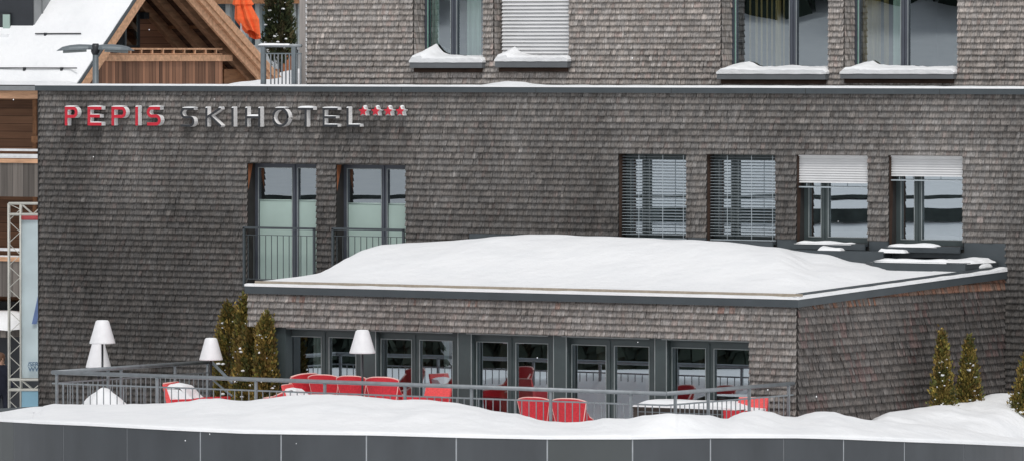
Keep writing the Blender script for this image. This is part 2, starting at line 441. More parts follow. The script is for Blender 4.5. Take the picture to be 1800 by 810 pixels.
J1 = opening(436, 557, 288, 500, 0); J2 = opening(592, 714, 290, 504, 0)
W1 = opening(1088, 1207, 271, 417, 0); W2 = opening(1243, 1364, 272, 421, 0)
W3 = opening(1401, 1526, 273, 427, 0); W4 = opening(1563, 1693, 274, 432, 0)
ZFL = PY(1360, 420, 0).z                    # top of the flashing band over the annexe roof
ZLOW = rel(-9.5)
holes_main = [J1, J2, W1, W2, W3, W4]
for h in (W1, W2, W3, W4): h[2] = min(h[2], ZFL-.05)
flash_hole = [PY(825, 410, 0).x, XR+.02, ZLOW, ZFL]
XHB = PY(600, 560, 0).x + 1.2
ann_hole = [XAW+.1, XR-.02, ZLOW, ZB0-.05]
ZTOPM = PY(900, 163, 0).z
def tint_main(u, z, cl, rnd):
    # tone differs board by board, darker towards the lower left; stains below the sign
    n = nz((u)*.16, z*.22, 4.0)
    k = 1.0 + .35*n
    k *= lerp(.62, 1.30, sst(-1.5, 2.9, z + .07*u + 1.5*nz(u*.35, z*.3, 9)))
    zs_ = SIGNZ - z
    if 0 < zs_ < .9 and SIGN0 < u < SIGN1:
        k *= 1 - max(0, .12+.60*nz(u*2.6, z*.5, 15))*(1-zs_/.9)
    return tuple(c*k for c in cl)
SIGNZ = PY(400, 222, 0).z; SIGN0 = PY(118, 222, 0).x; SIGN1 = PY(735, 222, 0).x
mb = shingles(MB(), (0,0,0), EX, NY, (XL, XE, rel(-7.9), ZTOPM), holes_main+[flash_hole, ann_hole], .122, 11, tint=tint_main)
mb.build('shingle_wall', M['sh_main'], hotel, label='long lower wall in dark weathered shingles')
# solid behind the shingles
mb = MB()
plate(mb, (0,.004,0), EX, NY, (XL, XE, ZLOW, ZTOPM+.05), holes_main, .30)
mb.quad((XL,.004,ZLOW), (XL,14,ZLOW), (XL,14,ZTOPM+.05), (XL,.004,ZTOPM+.05))
mb.quad((XL,14,ZLOW), (XE,14,ZLOW), (XE,14,ZTOPM+.05), (XL,14,ZTOPM+.05))
mb.quad((XE,.004,ZLOW), (XE,14,ZLOW), (XE,14,ZTOPM+.05), (XE,.004,ZTOPM+.05))
mb.quad((XL,.3,ZTOPM), (XE,.3,ZTOPM), (XE,14,ZTOPM), (XL,14,ZTOPM))
mb.build('wall_core', M['backing'], hotel)
# left return edge board
MB().box(XL-.03, XL+.012, -.03, .25, ZLOW, ZTOPM).build('corner_board', M['sh_main'] if 0 else M['backing'], hotel)

# parapet cap
mb = MB(); mb.box(XL-.05, XE, -.09, .35, ZTOPM, ZCAP)
x = XL-.05
mb.build('parapet_cap', M['metal'], hotel)
for px in (232, 470, 706, 942, 1180, 1416, 1652):
    xx = PY(px, 158, -.09).x; MB().box(xx-.004, xx+.004, -.094, -.088, ZTOPM-.002, ZCAP+.002).build('cap_joint', M['backing'], hotel)

# ------------------------------------------------------------------ windows
def window(Y, rec, rect, mull, fr=.075, panes_extra=None, mat='frame', glass='glass', interior='room', bar=.13, bottom=.09, name='window', label=None, room_d=1.6):
    """rect world [x0,x1,z0,z1] opening on plane Y, frame at Y+rec, mull = list of world x of mullion centres"""
    x0, x1, z0, z1 = rect
    yf = Y+rec
    holes = []
    xs = [x0] + list(mull) + [x1]
    for i in range(len(xs)-1):
        a = xs[i] + (fr if i == 0 else bar/2); b = xs[i+1] - (fr if i == len(xs)-2 else bar/2)
        holes.append((a, b, z0+bottom, z1-fr))
    w = plate(MB(), (0, yf, 0), EX, NY, (x0, x1, z0, z1), holes, .07).build(name, M[mat], hotel, label=label)
    # sash profiles standing proud
    sp = MB()
    for m_ in mull: sp.box(m_-bar*.17, m_+bar*.02, yf-.022, yf-.001, z0+.02, z1-.02)
    for h in holes:
        a, b, c, d = h
        e = .012
        sp.box(a-e, a, yf-.012, yf-.001, c-e, d+e, 1); sp.box(b, b+e, yf-.012, yf-.001, c-e, d+e, 1)
        sp.box(a, b, yf-.012, yf-.001, d, d+e, 1); sp.box(a, b, yf-.012, yf-.001, c-e, c, 1)
    sp.build('sash', [M[mat], M['seal']], w)
    for h in holes:
        MB().quad((h[0]-.01, yf+.035, h[2]-.01), (h[1]+.01, yf+.035, h[2]-.01), (h[1]+.01, yf+.035, h[3]+.01), (h[0]-.01, yf+.035, h[3]+.01)).build('pane', M[glass], w)
    # the room behind
    rm = MB(); a, b, c, d, y0_, y1_ = x0-.5, x1+.9, z0-.15, z1+.3, yf+.072, yf+room_d
    rm.quad((a,y1_,c),(b,y1_,c),(b,y1_,d),(a,y1_,d)); rm.quad((a,y0_,c),(a,y1_,c),(a,y1_,d),(a,y0_,d))
    rm.quad((b,y0_,c),(b,y1_,c),(b,y1_,d),(b,y0_,d)); rm.quad((a,y0_,c),(b,y0_,c),(b,y1_,c),(a,y1_,c)); rm.quad((a,y0_,d),(b,y0_,d),(b,y1_,d),(a,y1_,d))
    rm.build('room', M[interior], w)
    return w, holes

def slats(parent, x0, x1, z0, z1, y, step, mat, tilt=.35, depth_=.05, wires=3, bottom_rail=True, wire_mat='white_p'):
    b = MB(); n = int((z1-z0)/step)
    rnd = random.Random(int(x0*100))
    for i in range(n):
        z = z1 - (i+.5)*step
        dz = depth_*math.sin(tilt)/2; dy = depth_*math.cos(tilt)/2
        s = rnd.uniform(-.0015, .0015)
        b.hexa([(x0,y-dy,z-dz-.001+s),(x1,y-dy,z-dz-.001-s),(x1,y+dy,z+dz-.001-s),(x0,y+dy,z+dz-.001+s),
                (x0,y-dy,z-dz+.001+s),(x1,y-dy,z-dz+.001-s),(x1,y+dy,z+dz+.001-s),(x0,y+dy,z+dz+.001+s)])
    bl = b.build('blind', M[mat], parent)
    return bl
def blind_extras(parent, x0, x1, z0, z1, y, wires, rail=True):
    b = MB()
    for t in wires:
        x = lerp(x0, x1, t); b.box(x-.006, x+.006, y-.034, y-.030, z0, z1)
    if rail: b.box(x0+.005, x1-.005, y-.03, y+.03, z0-.025, z0-.002)
    b.build('blind_cord', M['blind_g'], parent)

MX = lambda px, Y, y=350: PY(px, y, Y).x
# french windows with a guard rail
julset = []
for (rc, mpx, lab) in ((J1, 519, 'full-height window left of the pair, its guard rail fully visible'), (J2, 676, 'full-height window right of the pair, its foot buried behind the roof snow')):
    w, hs = window(0, .24, rc, [MX(mpx, .24)], .095, glass='glass_g', mat='frame2', bar=.15, label=lab)
    ztop = PY(500 if rc is J1 else 655, 353 if rc is J1 else 359, .3).z
    for h in hs:
        g = MB(); g.quad((h[0],.272,h[2]),(h[1],.272,h[2]),(h[1],.272,ztop),(h[0],.272,ztop))
        g.box(h[0], h[1], .262, .271, ztop-.004, ztop+.022)
        g.build('privacy_screen', M['screen'], w, smooth=True)
    julset.append(w)
    # orange corner wedge of unweathered wood, jamb
    MB().poly([(rc[0]+.003, .004, rc[3]-.01), (rc[0]+.003, .16, rc[3]-.01), (rc[0]+.003, .004, rc[3]-.55)]).build('jamb_wedge', M['wedge'], w)
    # guard rail in front
    zr = PY((440 if rc is J1 else 600), (400 if rc is J1 else 402), -.08).z
    g = MB(); xa, xb = rc[0]-.06, rc[1]+.01
    g.box(xa, xb, -.10, -.055, zr-.022, zr+.022)
    g.box(xa, xb, -.085, -.07, zr-.15, zr-.138); g.box(xa, xb, -.085, -.07, rc[2]+.10, rc[2]+.112)
    for xx in (xa+.02, xb-.02): g.box(xx-.022, xx+.022, -.10, -.06, rc[2]-.05, zr)
    g.build('guard_rail', M['metal'], w)
    g = MB(); k = xa+.12
    while k < xb-.06: g.box(k-.006, k+.006, -.083, -.072, rc[2]+.112, zr-.15); k += .145
    g.build('baluster_panel', M['metal'], w)

wlab = ['second-floor window under a fully lowered thin blind, left of the two', 'second-floor window under a fully lowered thin blind, right of the two',
        'window with a white blind pulled a third of the way down, left of the two', 'window with a short white blind, nearest the right end of the wall']
wins = []
for i, (rc, mpx) in enumerate(((W1, 1136), (W2, 1292), (W3, 1450), (W4, 1614))):
    w, hs = window(0, .26, rc, [MX(mpx, .26)], .115, glass='glass', bar=.17, label=wlab[i], bottom=.11)
    wins.append(w)
    rv = MB(); rv.quad((rc[0]+.003,.003,rc[2]), (rc[0]+.003,.09,rc[2]), (rc[0]+.003,.16,rc[3]), (rc[0]+.003,.003,rc[3]))
    rv.build('jamb', M['jamb'], w)
    # sill
    s = MB(); s.box(rc[0]-.01, rc[1]+.01, -.14, .24, rc[2]-.05, rc[2]-.005); s.box(rc[0]-.01, rc[1]+.01, -.14, -.10, rc[2]-.12, rc[2]-.05)
    s.build('sill', M['metal'], w)
for w, rc in ((wins[0], W1), (wins[1], W2)):
    slats(w, rc[0]+.02, rc[1]-.01, rc[2]+.03, rc[3]-.02, .10, .0575, 'blind_g', tilt=.22, depth_=.062)
    blind_extras(w, rc[0]+.02, rc[1]-.01, rc[2]+.03, rc[3]-.02, .10, (.30, .70, .985) if 0 else (.26, .62, .93))
for w, rc, yb, n in ((wins[2], W3, 323, 0), (wins[3], W4, 311, 0)):
    zb = PY(1460 if rc is W3 else 1620, yb, .08).z
    slats(w, rc[0]+.01, rc[1]-.01, zb, rc[3]-.02, .07, .046, 'blind', tilt=1.05, depth_=.054)
    zb2 = zb-.055
    blind_extras(w, rc[0]+.01, rc[1]-.01, zb2, zb, .07, (.12, .5, .9))
    MB().box(rc[0]+.01, rc[1]-.01, .04, .10, rc[3]-.03, rc[3]-.002).build('blind_box', M['blind'], w)

# flashing over the annexe roof
mb = MB()
for a, b in ((825, 1086), (1209, 1241), (1366, 1399), (1528, 1561), (1695, 1768)):
    xa, xb = PY(a, 420, -.03).x, PY(b, 420, -.03).x
    mb.box(xa, xb, -.035, .0, ZB1-.2, ZFL+.005)
mb.box(PY(825,430,-.05).x, PY(1768,430,-.05).x, -.030, .0, ZB1-.25, ZFL-.19)
mb.build('flashing', M['metal'], hotel)

# ------------------------------------------------------------------ upper storey
U1 = opening(727, 850, -150, 108, YU); U2 = opening(868, 1001, -150, 108, YU)
U3 = opening(1268, 1457, -150, 128, YU); U4 = opening(1484, 1684, -150, 128, YU)
XU = PY(533, 80, YU).x; XUE = XE+3
ZUT = PY(900, -170, YU).z
uh = [U1, U2, U3, U4]
def tint_up(u, z, cl, rnd):
    k = 1.0 + .16*nz(u*.3, z*.5, 2)
    return tuple(c*k for c in cl)
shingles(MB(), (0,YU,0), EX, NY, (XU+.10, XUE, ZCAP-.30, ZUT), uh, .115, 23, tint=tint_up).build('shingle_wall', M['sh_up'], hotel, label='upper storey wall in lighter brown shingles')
mb = MB(); plate(mb, (0,YU+.004,0), EX, NY, (XU, XUE, ZCAP-.5, ZUT+.2), uh, .36)
mb.quad((XU,YU,ZCAP-.5),(XU,YU+9,ZCAP-.5),(XU,YU+9,ZUT+.2),(XU,YU,ZUT+.2))
mb.quad((XUE,YU,ZCAP-.5),(XUE,YU+9,ZCAP-.5),(XUE,YU+9,ZUT+.2),(XUE,YU,ZUT+.2))
mb.quad((XU,YU+9,ZCAP-.5),(XUE,YU+9,ZCAP-.5),(XUE,YU+9,ZUT+.2),(XU,YU+9,ZUT+.2))
mb.quad((XU,YU,ZUT+.2),(XUE,YU,ZUT+.2),(XUE,YU+9,ZUT+.2),(XU,YU+9,ZUT+.2))
mb.build('wall_core', M['backing'], hotel)
mb = MB(); mb.box(XU-.06, XU+.085, YU-.045, YU+.10, ZCAP-.3, ZUT)
mb.build('corner_board', M['wood_trim'], hotel)
mb = MB()
z = ZCAP-.25; rnd = random.Random(3)
while z < ZUT:
    mb.box(XU+.088, XU+.104+rnd.uniform(0,.010), YU-.036, YU+.0, z, z+.10); z += .115
mb.build('snow_dusting', M['snow'], hotel)

ulab = ['upper storey two-light window with a snowy sill, left of the white closed blind', 'upper storey window closed by a white slatted blind',
        'upper storey window with striped ochre curtains, left of the right-hand pair', 'upper storey window with brown curtain and tree reflection, rightmost']
umull = [798, None, 1394, 1590]
ydep = .38
for i, rc in enumerate(uh):
    ml = [MX(umull[i], YU+ydep, 60)] if umull[i] else []
    w, hs = window(YU, ydep, rc, ml, .09 if i < 2 else .11, mat='frame2', glass='glass_g', bar=(.16 if i == 0 else .17), label=ulab[i], room_d=2.2, bottom=.06)
    # shingled left jamb
    zb = rc[2]
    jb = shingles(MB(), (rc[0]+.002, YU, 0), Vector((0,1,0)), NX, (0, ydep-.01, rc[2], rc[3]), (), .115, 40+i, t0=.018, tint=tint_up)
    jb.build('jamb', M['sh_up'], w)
    # sill box with snow
    spx = [(720, 847, 110, 120), (870, 997, 108, 119), (1260, 1451, 130, 140), (1477, 1676, 130, 139)][i]
    yo = YU-.16
    sa, sb = PY(spx[0], spx[2], yo).x, PY(spx[1], spx[2], yo).x
    sz1, sz0 = PY((spx[0]+spx[1])/2, spx[2], yo).z, PY((spx[0]+spx[1])/2, spx[3], yo).z
    sl = MB(); sl.box(sa, sb, yo, YU-.045, sz0, sz1); sl.box(sa+.02, sb-.0, YU-.045, YU+ydep+.05, sz1-.06, sz1-.004)
    so = sl.build('sill', M['metal_l'], w)
    MB().box(sa+.03, sb-.06, YU-.06, YU+.02, sz0-.085, sz0-.003).build('sill_shadow_strip', M['jamb'], w)  # dark strip added to paint the shadow under the sill
    peak = [.24, .26, .10, .11][i]
    def sn(u, v, sa=sa, sb=sb, yo=yo, sz1=sz1, peak=peak, i=i):
        x = lerp(sa-.01, sb+.012, u); y = lerp(yo-.012, YU+ydep-.01, v)
        ends = min(1, u/.03, (1-u)/.025); fr = sst(0, .08, v)
        h = .10 + .025*nz(x*1.3, y*2.2, i*3.) + .04*sst(0, 1, v)
        pk = peak*math.exp(-(abs(u-.17)/.075)**1.15)*v**.7
        if u < .17: pk = peak*(u/.17)**.75*(.25+.75*v)
        h = (h + pk + .02*nz(x*7, y*7, 1))*(.35+.65*max(0, ends))
        return (x, y, sz1 + .003 + max(.004, h)*(.72+.28*fr))
    s = MB(); s.grid(sn, 60, 16)
    s.grid(lambda u, v: (lerp(sa-.01, sb+.012, u), yo-.012, lerp(sz1-.004+.006*nz(u*9, 3, i), sn(u, 0)[2], v)), 60, 2)
    s.grid(lambda u, v: (sn(0, u)[0], sn(0, u)[1], lerp(sz1-.003, sn(0, u)[2], v)), 16, 1)
    s.grid(lambda u, v: (sn(1, u)[0], sn(1, u)[1], lerp(sz1-.003, sn(1, u)[2], v)), 16, 1)
    s.build('snow_cap', M['snow'], w, smooth=True)
    if i == 1:
        slats(w, rc[0]+.11, rc[1]-.005, rc[2]+.03, rc[3]-.1, YU+.14, .074, 'blind', tilt=.95, depth_=.080)
    if i >= 2 or i == 0:
        # curtains
        h = hs[0]
        def cur(x0, x1, yb, amp, wl, mt, zb=rc[2], zt=rc[3]):
            c = MB(); n = int((x1-x0)/.02)
            c.grid(lambda u, v: (lerp(x0, x1, u), yb+amp*math.sin(u*(x1-x0)/wl*6.283+.6*math.sin(u*7)), lerp(zb+.02, zt, v)), n, 1)
            c.build('curtain', M[mt], w, smooth=True)
        yc = YU+ydep+.22
        if i == 2:
            for (a_, w_) in ((.16,.05),(.30,.07),(.42,.06),(.55,.04),(.66,.05),(.76,.13),(.93,.05)): cur(h[0]+a_, h[0]+a_+w_, yc, .03, .09, 'curtain')
        if i == 3: cur(h[0]-.05, h[0]+.52, yc, .05, .13, 'curtain'); cur(h[0]+.60, h[1]+.02, yc+.05, .02, .3, 'curtain_w')
        if i == 0: cur(h[0]-.05, h[0]+.12, yc, .03, .12, 'screen'); cur(hs[1][0]+.02, hs[1][0]+.38, yc+.1, .03, .2, 'curtain_w')
    MB().box(rc[0]+.088, rc[0]+.10, YU+ydep-.02, YU+ydep-.002, rc[2]+.05, rc[3]).build('glazing_edge', M['g_edge'], w)

# snow lying on the parapet
cs = [(0,149.5),(300,149.5),(395,149.5),(845,149.5),(870,146),(893,143.5),(915,144),(940,148),(970,150),(1800,152),(2000,152)]
def capsnow(u, v):
    px = lerp(66, 1960, u); X = PY(px, 155, 0).x
    X = lerp(XL-.05, XE-.02, u); y = lerp(-.095, .9, v); px = proj(Vector((X, y, ZCAP)))[0]
    tgt = zat(X, y, curve(cs, px) + 1.0*nz(X*2.2, 0, 5)) - ZCAP
    h = max(.030, min(tgt, .45))
    h = .026+(h-.026)*sst(.05, .6, v) + .006*nz(X*4, y*3, 0)
    return (X, y, ZCAP + h)
mb = MB(); mb.grid(capsnow, 420, 10)
mb.grid(lambda u, v: (capsnow(u,0)[0], -.095-.004*v*(1-v), lerp(ZCAP-.004, capsnow(u,0)[2], v)), 420, 1)
mb.grid(lambda u, v: (capsnow(0,u)[0], capsnow(0,u)[1], lerp(ZCAP-.004, capsnow(0,u)[2], v)), 10, 1)
tag(mb.build('parapet_snow', M['snow'], None, True), 'thin white snow lying along the long grey parapet, drifted up beside the roof railing', None, None, 'stuff')

dc = [(360,151),(395,149),(425,144),(455,141),(480,139),(505,134),(530,128),(560,126)]
def drift(u, v):
    px = lerp(355, 545, u); y = lerp(1.6, 4.2, v)
    p = PY(px, 150, y); zt = zat(p.x, y, curve(dc, px) + .8*nz(px*.06, 0, 2))
    if px > 529: p = PY(529, 150, y)
    return (p.x, y, lerp(ZCAP-.2, zt, sst(0, .6, v)))
mb = MB(); mb.grid(drift, 60, 14)
tag(mb.build('roof_drift', M['snow'], None, True), 'snow drift on the flat roof rising towards the upper storey corner', None, None, 'stuff')

# ------------------------------------------------------------------ annexe
HA = []     # door openings on facade plane
apx = [(500, 636), (660, 806), (828, 974), (995, 1152), (1171, 1334)]
YD = YA+.22
ZDT = PY(1000, 590, YA).z                    # door head
# shingled apron + right pier
def tint_ann(u, z, cl, rnd):
    k = 1 + .15*nz(u*.5, z*.8, 6)
    if z > ZF0-.09 and nz(u*1.3, 0, 3) > .05:
        if rnd.random() < .14: return (cl[0]*1.0, cl[1]*.78, cl[2]*.72)
    return tuple(c*k for c in cl)
ann_open = [XAW-2, PY(1318, 640, YA).x, ZLOW, ZDT]
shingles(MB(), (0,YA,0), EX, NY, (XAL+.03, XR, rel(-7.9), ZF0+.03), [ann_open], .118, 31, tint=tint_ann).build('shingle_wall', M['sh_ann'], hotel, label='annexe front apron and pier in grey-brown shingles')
xo = ann_open[1]
mb = MB(); mb.box(XAL+.04, XR-.004, YA+.004, YA+.20, ZDT+.004, ZF0); mb.box(xo, XR-.004, YA+.004, YA+.3, ZLOW, ZDT-.004)
mb.box(XAW, XAW+.15, YA+.25, -.01, ZLOW, ZF0)       # left end wall
mb.box(XAL+.04, XAL+.14, YA+.20, -.01, ZDT+.004, ZF0)
mb.box(XR-.2, XR-.004, YA+.3, -.01, ZLOW, ZF0)
mb.box(XAL+.14, XR, YA+.20, -.01, ZDT+.01, ZDT+.08)
mb.build('wall_core', M['backing'], hotel)
# right side wall, rows level while the roof edge climbs towards the long wall
def zroof(y): return lerp(ZF0, ZB0, (y-YA)/DA)
def tint_side(u, z, cl, rnd):
    zt = zroof(YA+u); d = zt - z
    lim = .012 + .017*u
    if d < lim + .04*rnd.random() and u > .5:
        k = rnd.uniform(.75, 1.15)
        return (k*1.95, k*1.15, k*.85) if rnd.random() < .6 else (k*1.6, k*1.2, k*1.0)
    k = lerp(1.22, .80, sst(.6, 4.5, u + 1.2*nz(u*.7, z*.5, 2)))  # darker towards the inner corner, its shade painted into the colour
    q = nz(u*.9, z*1.1, 12)
    if q > .18 and rnd.random() < .4: return (cl[0]*k*1.14, cl[1]*k*.93, cl[2]*k*.93)
    return tuple(c*k for c in cl)
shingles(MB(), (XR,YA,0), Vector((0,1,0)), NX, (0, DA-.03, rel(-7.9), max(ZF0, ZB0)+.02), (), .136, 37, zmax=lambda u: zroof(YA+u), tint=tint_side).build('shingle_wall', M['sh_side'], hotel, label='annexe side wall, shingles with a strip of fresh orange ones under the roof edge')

# facade of doors
mb = MB()
mb.box(XAW, XAW+.30, YA+.02, YA+.24, FLOOR, ZDT)                   # left post
for (a, b), (c, d) in zip(apx, apx[1:]):
    xa, xb = PY(b, 640, YA+.08).x, PY(c, 640, YA+.08).x
    mb.box(xa, xb, YA+.08, YA+.30, FLOOR, ZDT)
    mb.box(xa-.014, xa-.002, YA+.07, YA+.085, FLOOR, ZDT, 1); mb.box(xb+.002, xb+.014, YA+.07, YA+.085, FLOOR, ZDT, 1)
mb.box(XAW, XR-.25, YA+.16, YA+.32, ZDT-.05, ZDT-.003)
xa = PY(500, 640, YA+.08).x; mb.box(xa-.014, xa-.002, YA+.07, YA+.085, FLOOR, ZDT, 1)
mb.build('facade_post', [M['frame'], M['seal']], hotel)
mids = [(572,), (731,), (900,), (1073,), (1248,)]
alab = ['leftmost terrace door, mostly hidden by red chairs', 'terrace door right of the hanging white lampshade', 'middle terrace door', 'terrace door left of the last one', 'rightmost terrace door beside the shingle pier']
for i, ((a, b), md) in enumerate(zip(apx, mids)):
    rc = [PY(a, 640, YD).x + (.02 if i else .02), PY(b, 640, YD).x-.02, FLOOR+.02, ZDT-.055]
    w, hs = window(YA, .22, rc, [PY(md[0], 640, YD).x], .115, glass='glass_a', bar=.19, name='terrace_door', label=alab[i], interior='room_l', room_d=2.6, bottom=.14)
    # lowered blind rail line over the door
    MB().box(rc[0]+.0, rc[1], YA+.035, YA+.055, ZDT-.022, ZDT-.004).build('blind_rail', M['seal'], w)
    if i < 2:
        h = hs[0] if i == 0 else hs[1]
        xs_ = lerp(h[0], h[1], .62)
        c = MB(); c.grid(lambda u, v: (lerp(xs_, xs_+(.42 if i == 0 else .10), u), YD+.13+.02*math.sin(u*20), lerp(rc[2], rc[3], v)), 24, 1)
        c.build('curtain', M['curtain_w'], w, smooth=True)

# roof slab with fascia
def quadprism(mb, x0, x1, y0, y1, za0, za1, zb0, zb1, mi=0):
    """slab sloping along y: bottom/top heights za* at y0, zb* at y1"""
    return mb.hexa([(x0,y0,za0),(x1,y0,za0),(x1,y1,zb0),(x0,y1,zb0),(x0,y0,za1),(x1,y0,za1),(x1,y1,zb1),(x0,y1,zb1)], mi)
XF = XR+.07
yF = YA-.08
sl = (ZB0-ZF0)/(0-yF)
th = ZF1-ZF0
mb = MB(); quadprism(mb, XAL, XF, yF, -.01, ZF0, ZF1, ZB0, ZB0+th)
roof = mb.build('annexe_roof', M['metal'], hotel)
zr_ = lambda y: ZF1 + sl*(y-yF)               # roof top plane
mb = MB(); quadprism(mb, XAL+.12, XF-.02, yF+.16, yF+.19, zr_(yF+.16), zr_(yF+.16)+.085, zr_(yF+.19), zr_(yF+.19)+.085)
quadprism(mb, XAL+.12, XF-.02, yF+.145, yF+.16, zr_(yF+.145), zr_(yF+.145)+.05, zr_(yF+.16), zr_(yF+.16)+.05)
mb.build('edge_strip', M['tan'], roof)
mb = MB(); quadprism(mb, XF-.16, XF-.13, yF+.17, -.02, zr_(yF+.17), zr_(yF+.17)+.090, zr_(-.02), zr_(-.02)+.090)
mb.build('edge_strip', M['metal'], roof)
mb = MB(); quadprism(mb, XAL+.12, XAL+.15, yF+.19, -.02, zr_(yF+.19), zr_(yF+.19)+.07, zr_(-.02), zr_(-.02)+.07)
mb.build('edge_strip', M['metal'], roof)
# snow on the roof rim outside the strip
mb = MB()
def rim(u, v):
    X = lerp(XAL+.0, XF+.01, u); return (X, lerp(yF-.008, yF+.142, v), zr_(yF)+.035+.012*nz(X*2, v, 1)+.012*v)
mb.grid(rim, 200, 3); mb.grid(lambda u, v: (rim(u,0)[0], yF-.008, lerp(zr_(yF)-.004, rim(u,0)[2], v)), 200, 1)
def rim2(u, v):
    y = lerp(yF-.008, -.03, u); return (lerp(XF+.010, XF-.128, v), y, zr_(y)+.035+.015*nz(y*2, v, 7)+.012*v+.03*sst(.93, 1, u))
mb.grid(rim2, 80, 3); mb.grid(lambda u, v: (XF+.01, rim2(u,0)[1], lerp(zr_(rim2(u,0)[1])-.004, rim2(u,0)[2], v)), 80, 1)
tag(mb.build('rim_snow', M['snow'], None, True), 'narrow line of snow on the outer rim of the annexe roof edge', None, None, 'stuff')

sil = [(430,498),(445,494),(500,488),(545,481),(560,478),(575,466),(590,454),(610,444),(640,434),(670,430),(720,427),(790,423),(830,419.5),(880,415.5),(930,412),(975,412),(1040,415),(1130,418),(1200,421),(1260,424),(1310,428),(1355,434),(1400,440),(1450,445),(1500,452),(1540,462),(1560,475),(1800,485)]
def rsnow(u, v):
    X = lerp(XAL+.10, XF-.15, u); y = lerp(yF+.185, -.04, v); b = zr_(y)
    px, py = proj(Vector((X, y, b)))
    t = zat(X, y, curve(sil, px) + 2.0*nz(px*.02, 0, 2)) - b
    g = sst(.0, .62, v)
    h = min(max(t, .03), .72)
    thin = .085 + .02*nz(X*1.1, y*1.1, 3)
    edgeL = sst(0, .06, u)
    hh = thin + max(0, h-thin)*g
    # lump with a soft broken end on the right
    if px > 1330:
        hh = thin + max(0, hh-thin)*lerp(1, .42, sst(1360, 1440, px + 14*nz(X, y*2, 5)))*1.0
        hh = max(hh, thin*.9 + max(0, min(t, .45)-thin)*sst(.45, .9, v)*sst(1560, 1440, px))
    hh += (.035*nz(X*.8, y*.8, 8)+.012*nz(X*2.6, y*2.6, 8))*g
    hh = min(hh, max(t, .05)) if t > 0.05 else min(hh, .07)
    hh = max(hh, .06)
    hh = .06 + (hh-.06)*sst(0, .10, 1-u)
    e = min(sst(0, .012, u), 1)
    return (X, y, b + max(.02, hh*lerp(.75, 1, e)))
mb = MB(); mb.grid(rsnow, 330, 90)
mb.grid(lambda u, v: (rsnow(u,0)[0], rsnow(u,0)[1], lerp(zr_(yF+.185), rsnow(u,0)[2], v)), 330, 1)
mb.grid(lambda u, v: (rsnow(0,u)[0], rsnow(0,u)[1], lerp(zr_(rsnow(0,u)[1]), rsnow(0,u)[2], v)), 90, 1)
mb.grid(lambda u, v: (rsnow(1,u)[0], rsnow(1,u)[1], lerp(zr_(rsnow(1,u)[1])-.01, rsnow(1,u)[2], v)), 90, 1)
tag(mb.build('roof_snow', M['snow'], None, True), 'thick rounded white snow covering the annexe roof', None, None, 'stuff')

# kerb against the wall and the skylight box
ya_ = -1.25
kx0, kx1 = PY(1525, 478, ya_).x, PY(1700, 482, ya_).x
zk1 = PY(1700, 462, ya_).z
rl = thing('roof_skylight', 'low grey roof light box with snowy lid at the right end of the annexe roof', 'skylight', (kx0, ya_, zr_(ya_)))
mb = MB(); mb.box(kx0+.12, XR-.12, ya_, -.06, zr_(ya_)-.02, zk1)
mb.hexa([(kx0-.25,ya_+.25,zr_(ya_)),(kx0+.12,ya_,zr_(ya_)),(kx0+.12,-.06,zr_(ya_)),(kx0-.25,-.06,zr_(ya_)),(kx0-.20,ya_+.3,zk1-.02),(kx0+.12,ya_+.002,zk1-.002),(kx0+.12,-.07,zk1-.002),(kx0-.20,-.07,zk1-.02)])
mb.build('kerb', M['metal'], rl)
MB().box(kx0-.1, kx0+1.55, ya_+.55, -.2, zk1, zk1+.03).build('lid_frame', M['metal'], rl)
MB().box(kx0+.1, kx0+1.35, ya_+.68, -.33, zk1+.031, zk1+.036).build('pane', M['glass_g'], rl)
def patch(x0, x1, y0, y1, z, h, seed, thr=-.1, n=26):
    b = MB(); m_ = max(6, int(n*(y1-y0)/(x1-x0)))
    def fn(u, v):
        x, y = lerp(x0, x1, u), lerp(y0, y1, v)
        e = min(u, 1-u, .18)/.18*min(v, 1-v, .22)/.22
        q = h*(.55+.8*nz(x*2.3, y*3.1, seed))*min(1, e*2.2)
        return (x, y, z + (q if q > .004 else -.02))
    b.grid(fn, n, m_); return b
b = patch(kx0+.05, kx0+1.75, ya_-.01, ya_+.42, zk1, .06, 1, n=50); b.build('snow_cap', M['snow'], rl, smooth=True)
b = patch(kx0+1.35, XR-.10, ya_-.01, -.08, zk1, .075, 2, n=50); b.build('snow_cap', M['snow'], rl, smooth=True)
b = patch(kx0+.15, kx0+1.2, ya_+.80, -.45, zk1+.036, .022, 5, n=30); b.build('snow_cap', M['snow'], rl, smooth=True)
MB().lathe((XR-.12, -.5, (zk1+zr_(-.5))/2+.01), [(.02,-.08),(.10,-.05),(.13,0),(.09,.05),(.02,.08)], 12, .25, 2.0).build('snow_cap', M['snow'], rl, smooth=True)
mb = MB(); mb.box(PY(1310,445,-.3).x, kx0-.2, -.34, -.05, zr_(-.3)-.05, PY(1450, 440, -.34).z)
mb.build('roof_kerb', M['metal'], roof)
zz_ = PY(1450, 440, -.34).z
for (a, b_, s_) in ((1436, 1478, 3), (1543, 1590, 4)):
    patch(PY(a,440,-.3).x, PY(b_,440,-.3).x, -.33, -.08, zz_, .09, s_, n=20).build('snow_cap', M['snow'], roof, smooth=True)
for (rc, a, b_, s_) in ((W3, 1398, 1500, 11), (W4, 1560, 1650, 12)):
    w = wins[2] if rc is W3 else wins[3]
    patch(PY(a,430,-.1).x, PY(b_,430,-.1).x, -.15, .10, rc[2]-.004, .06, s_, n=40).build('snow_cap', M['snow'], w, smooth=True)

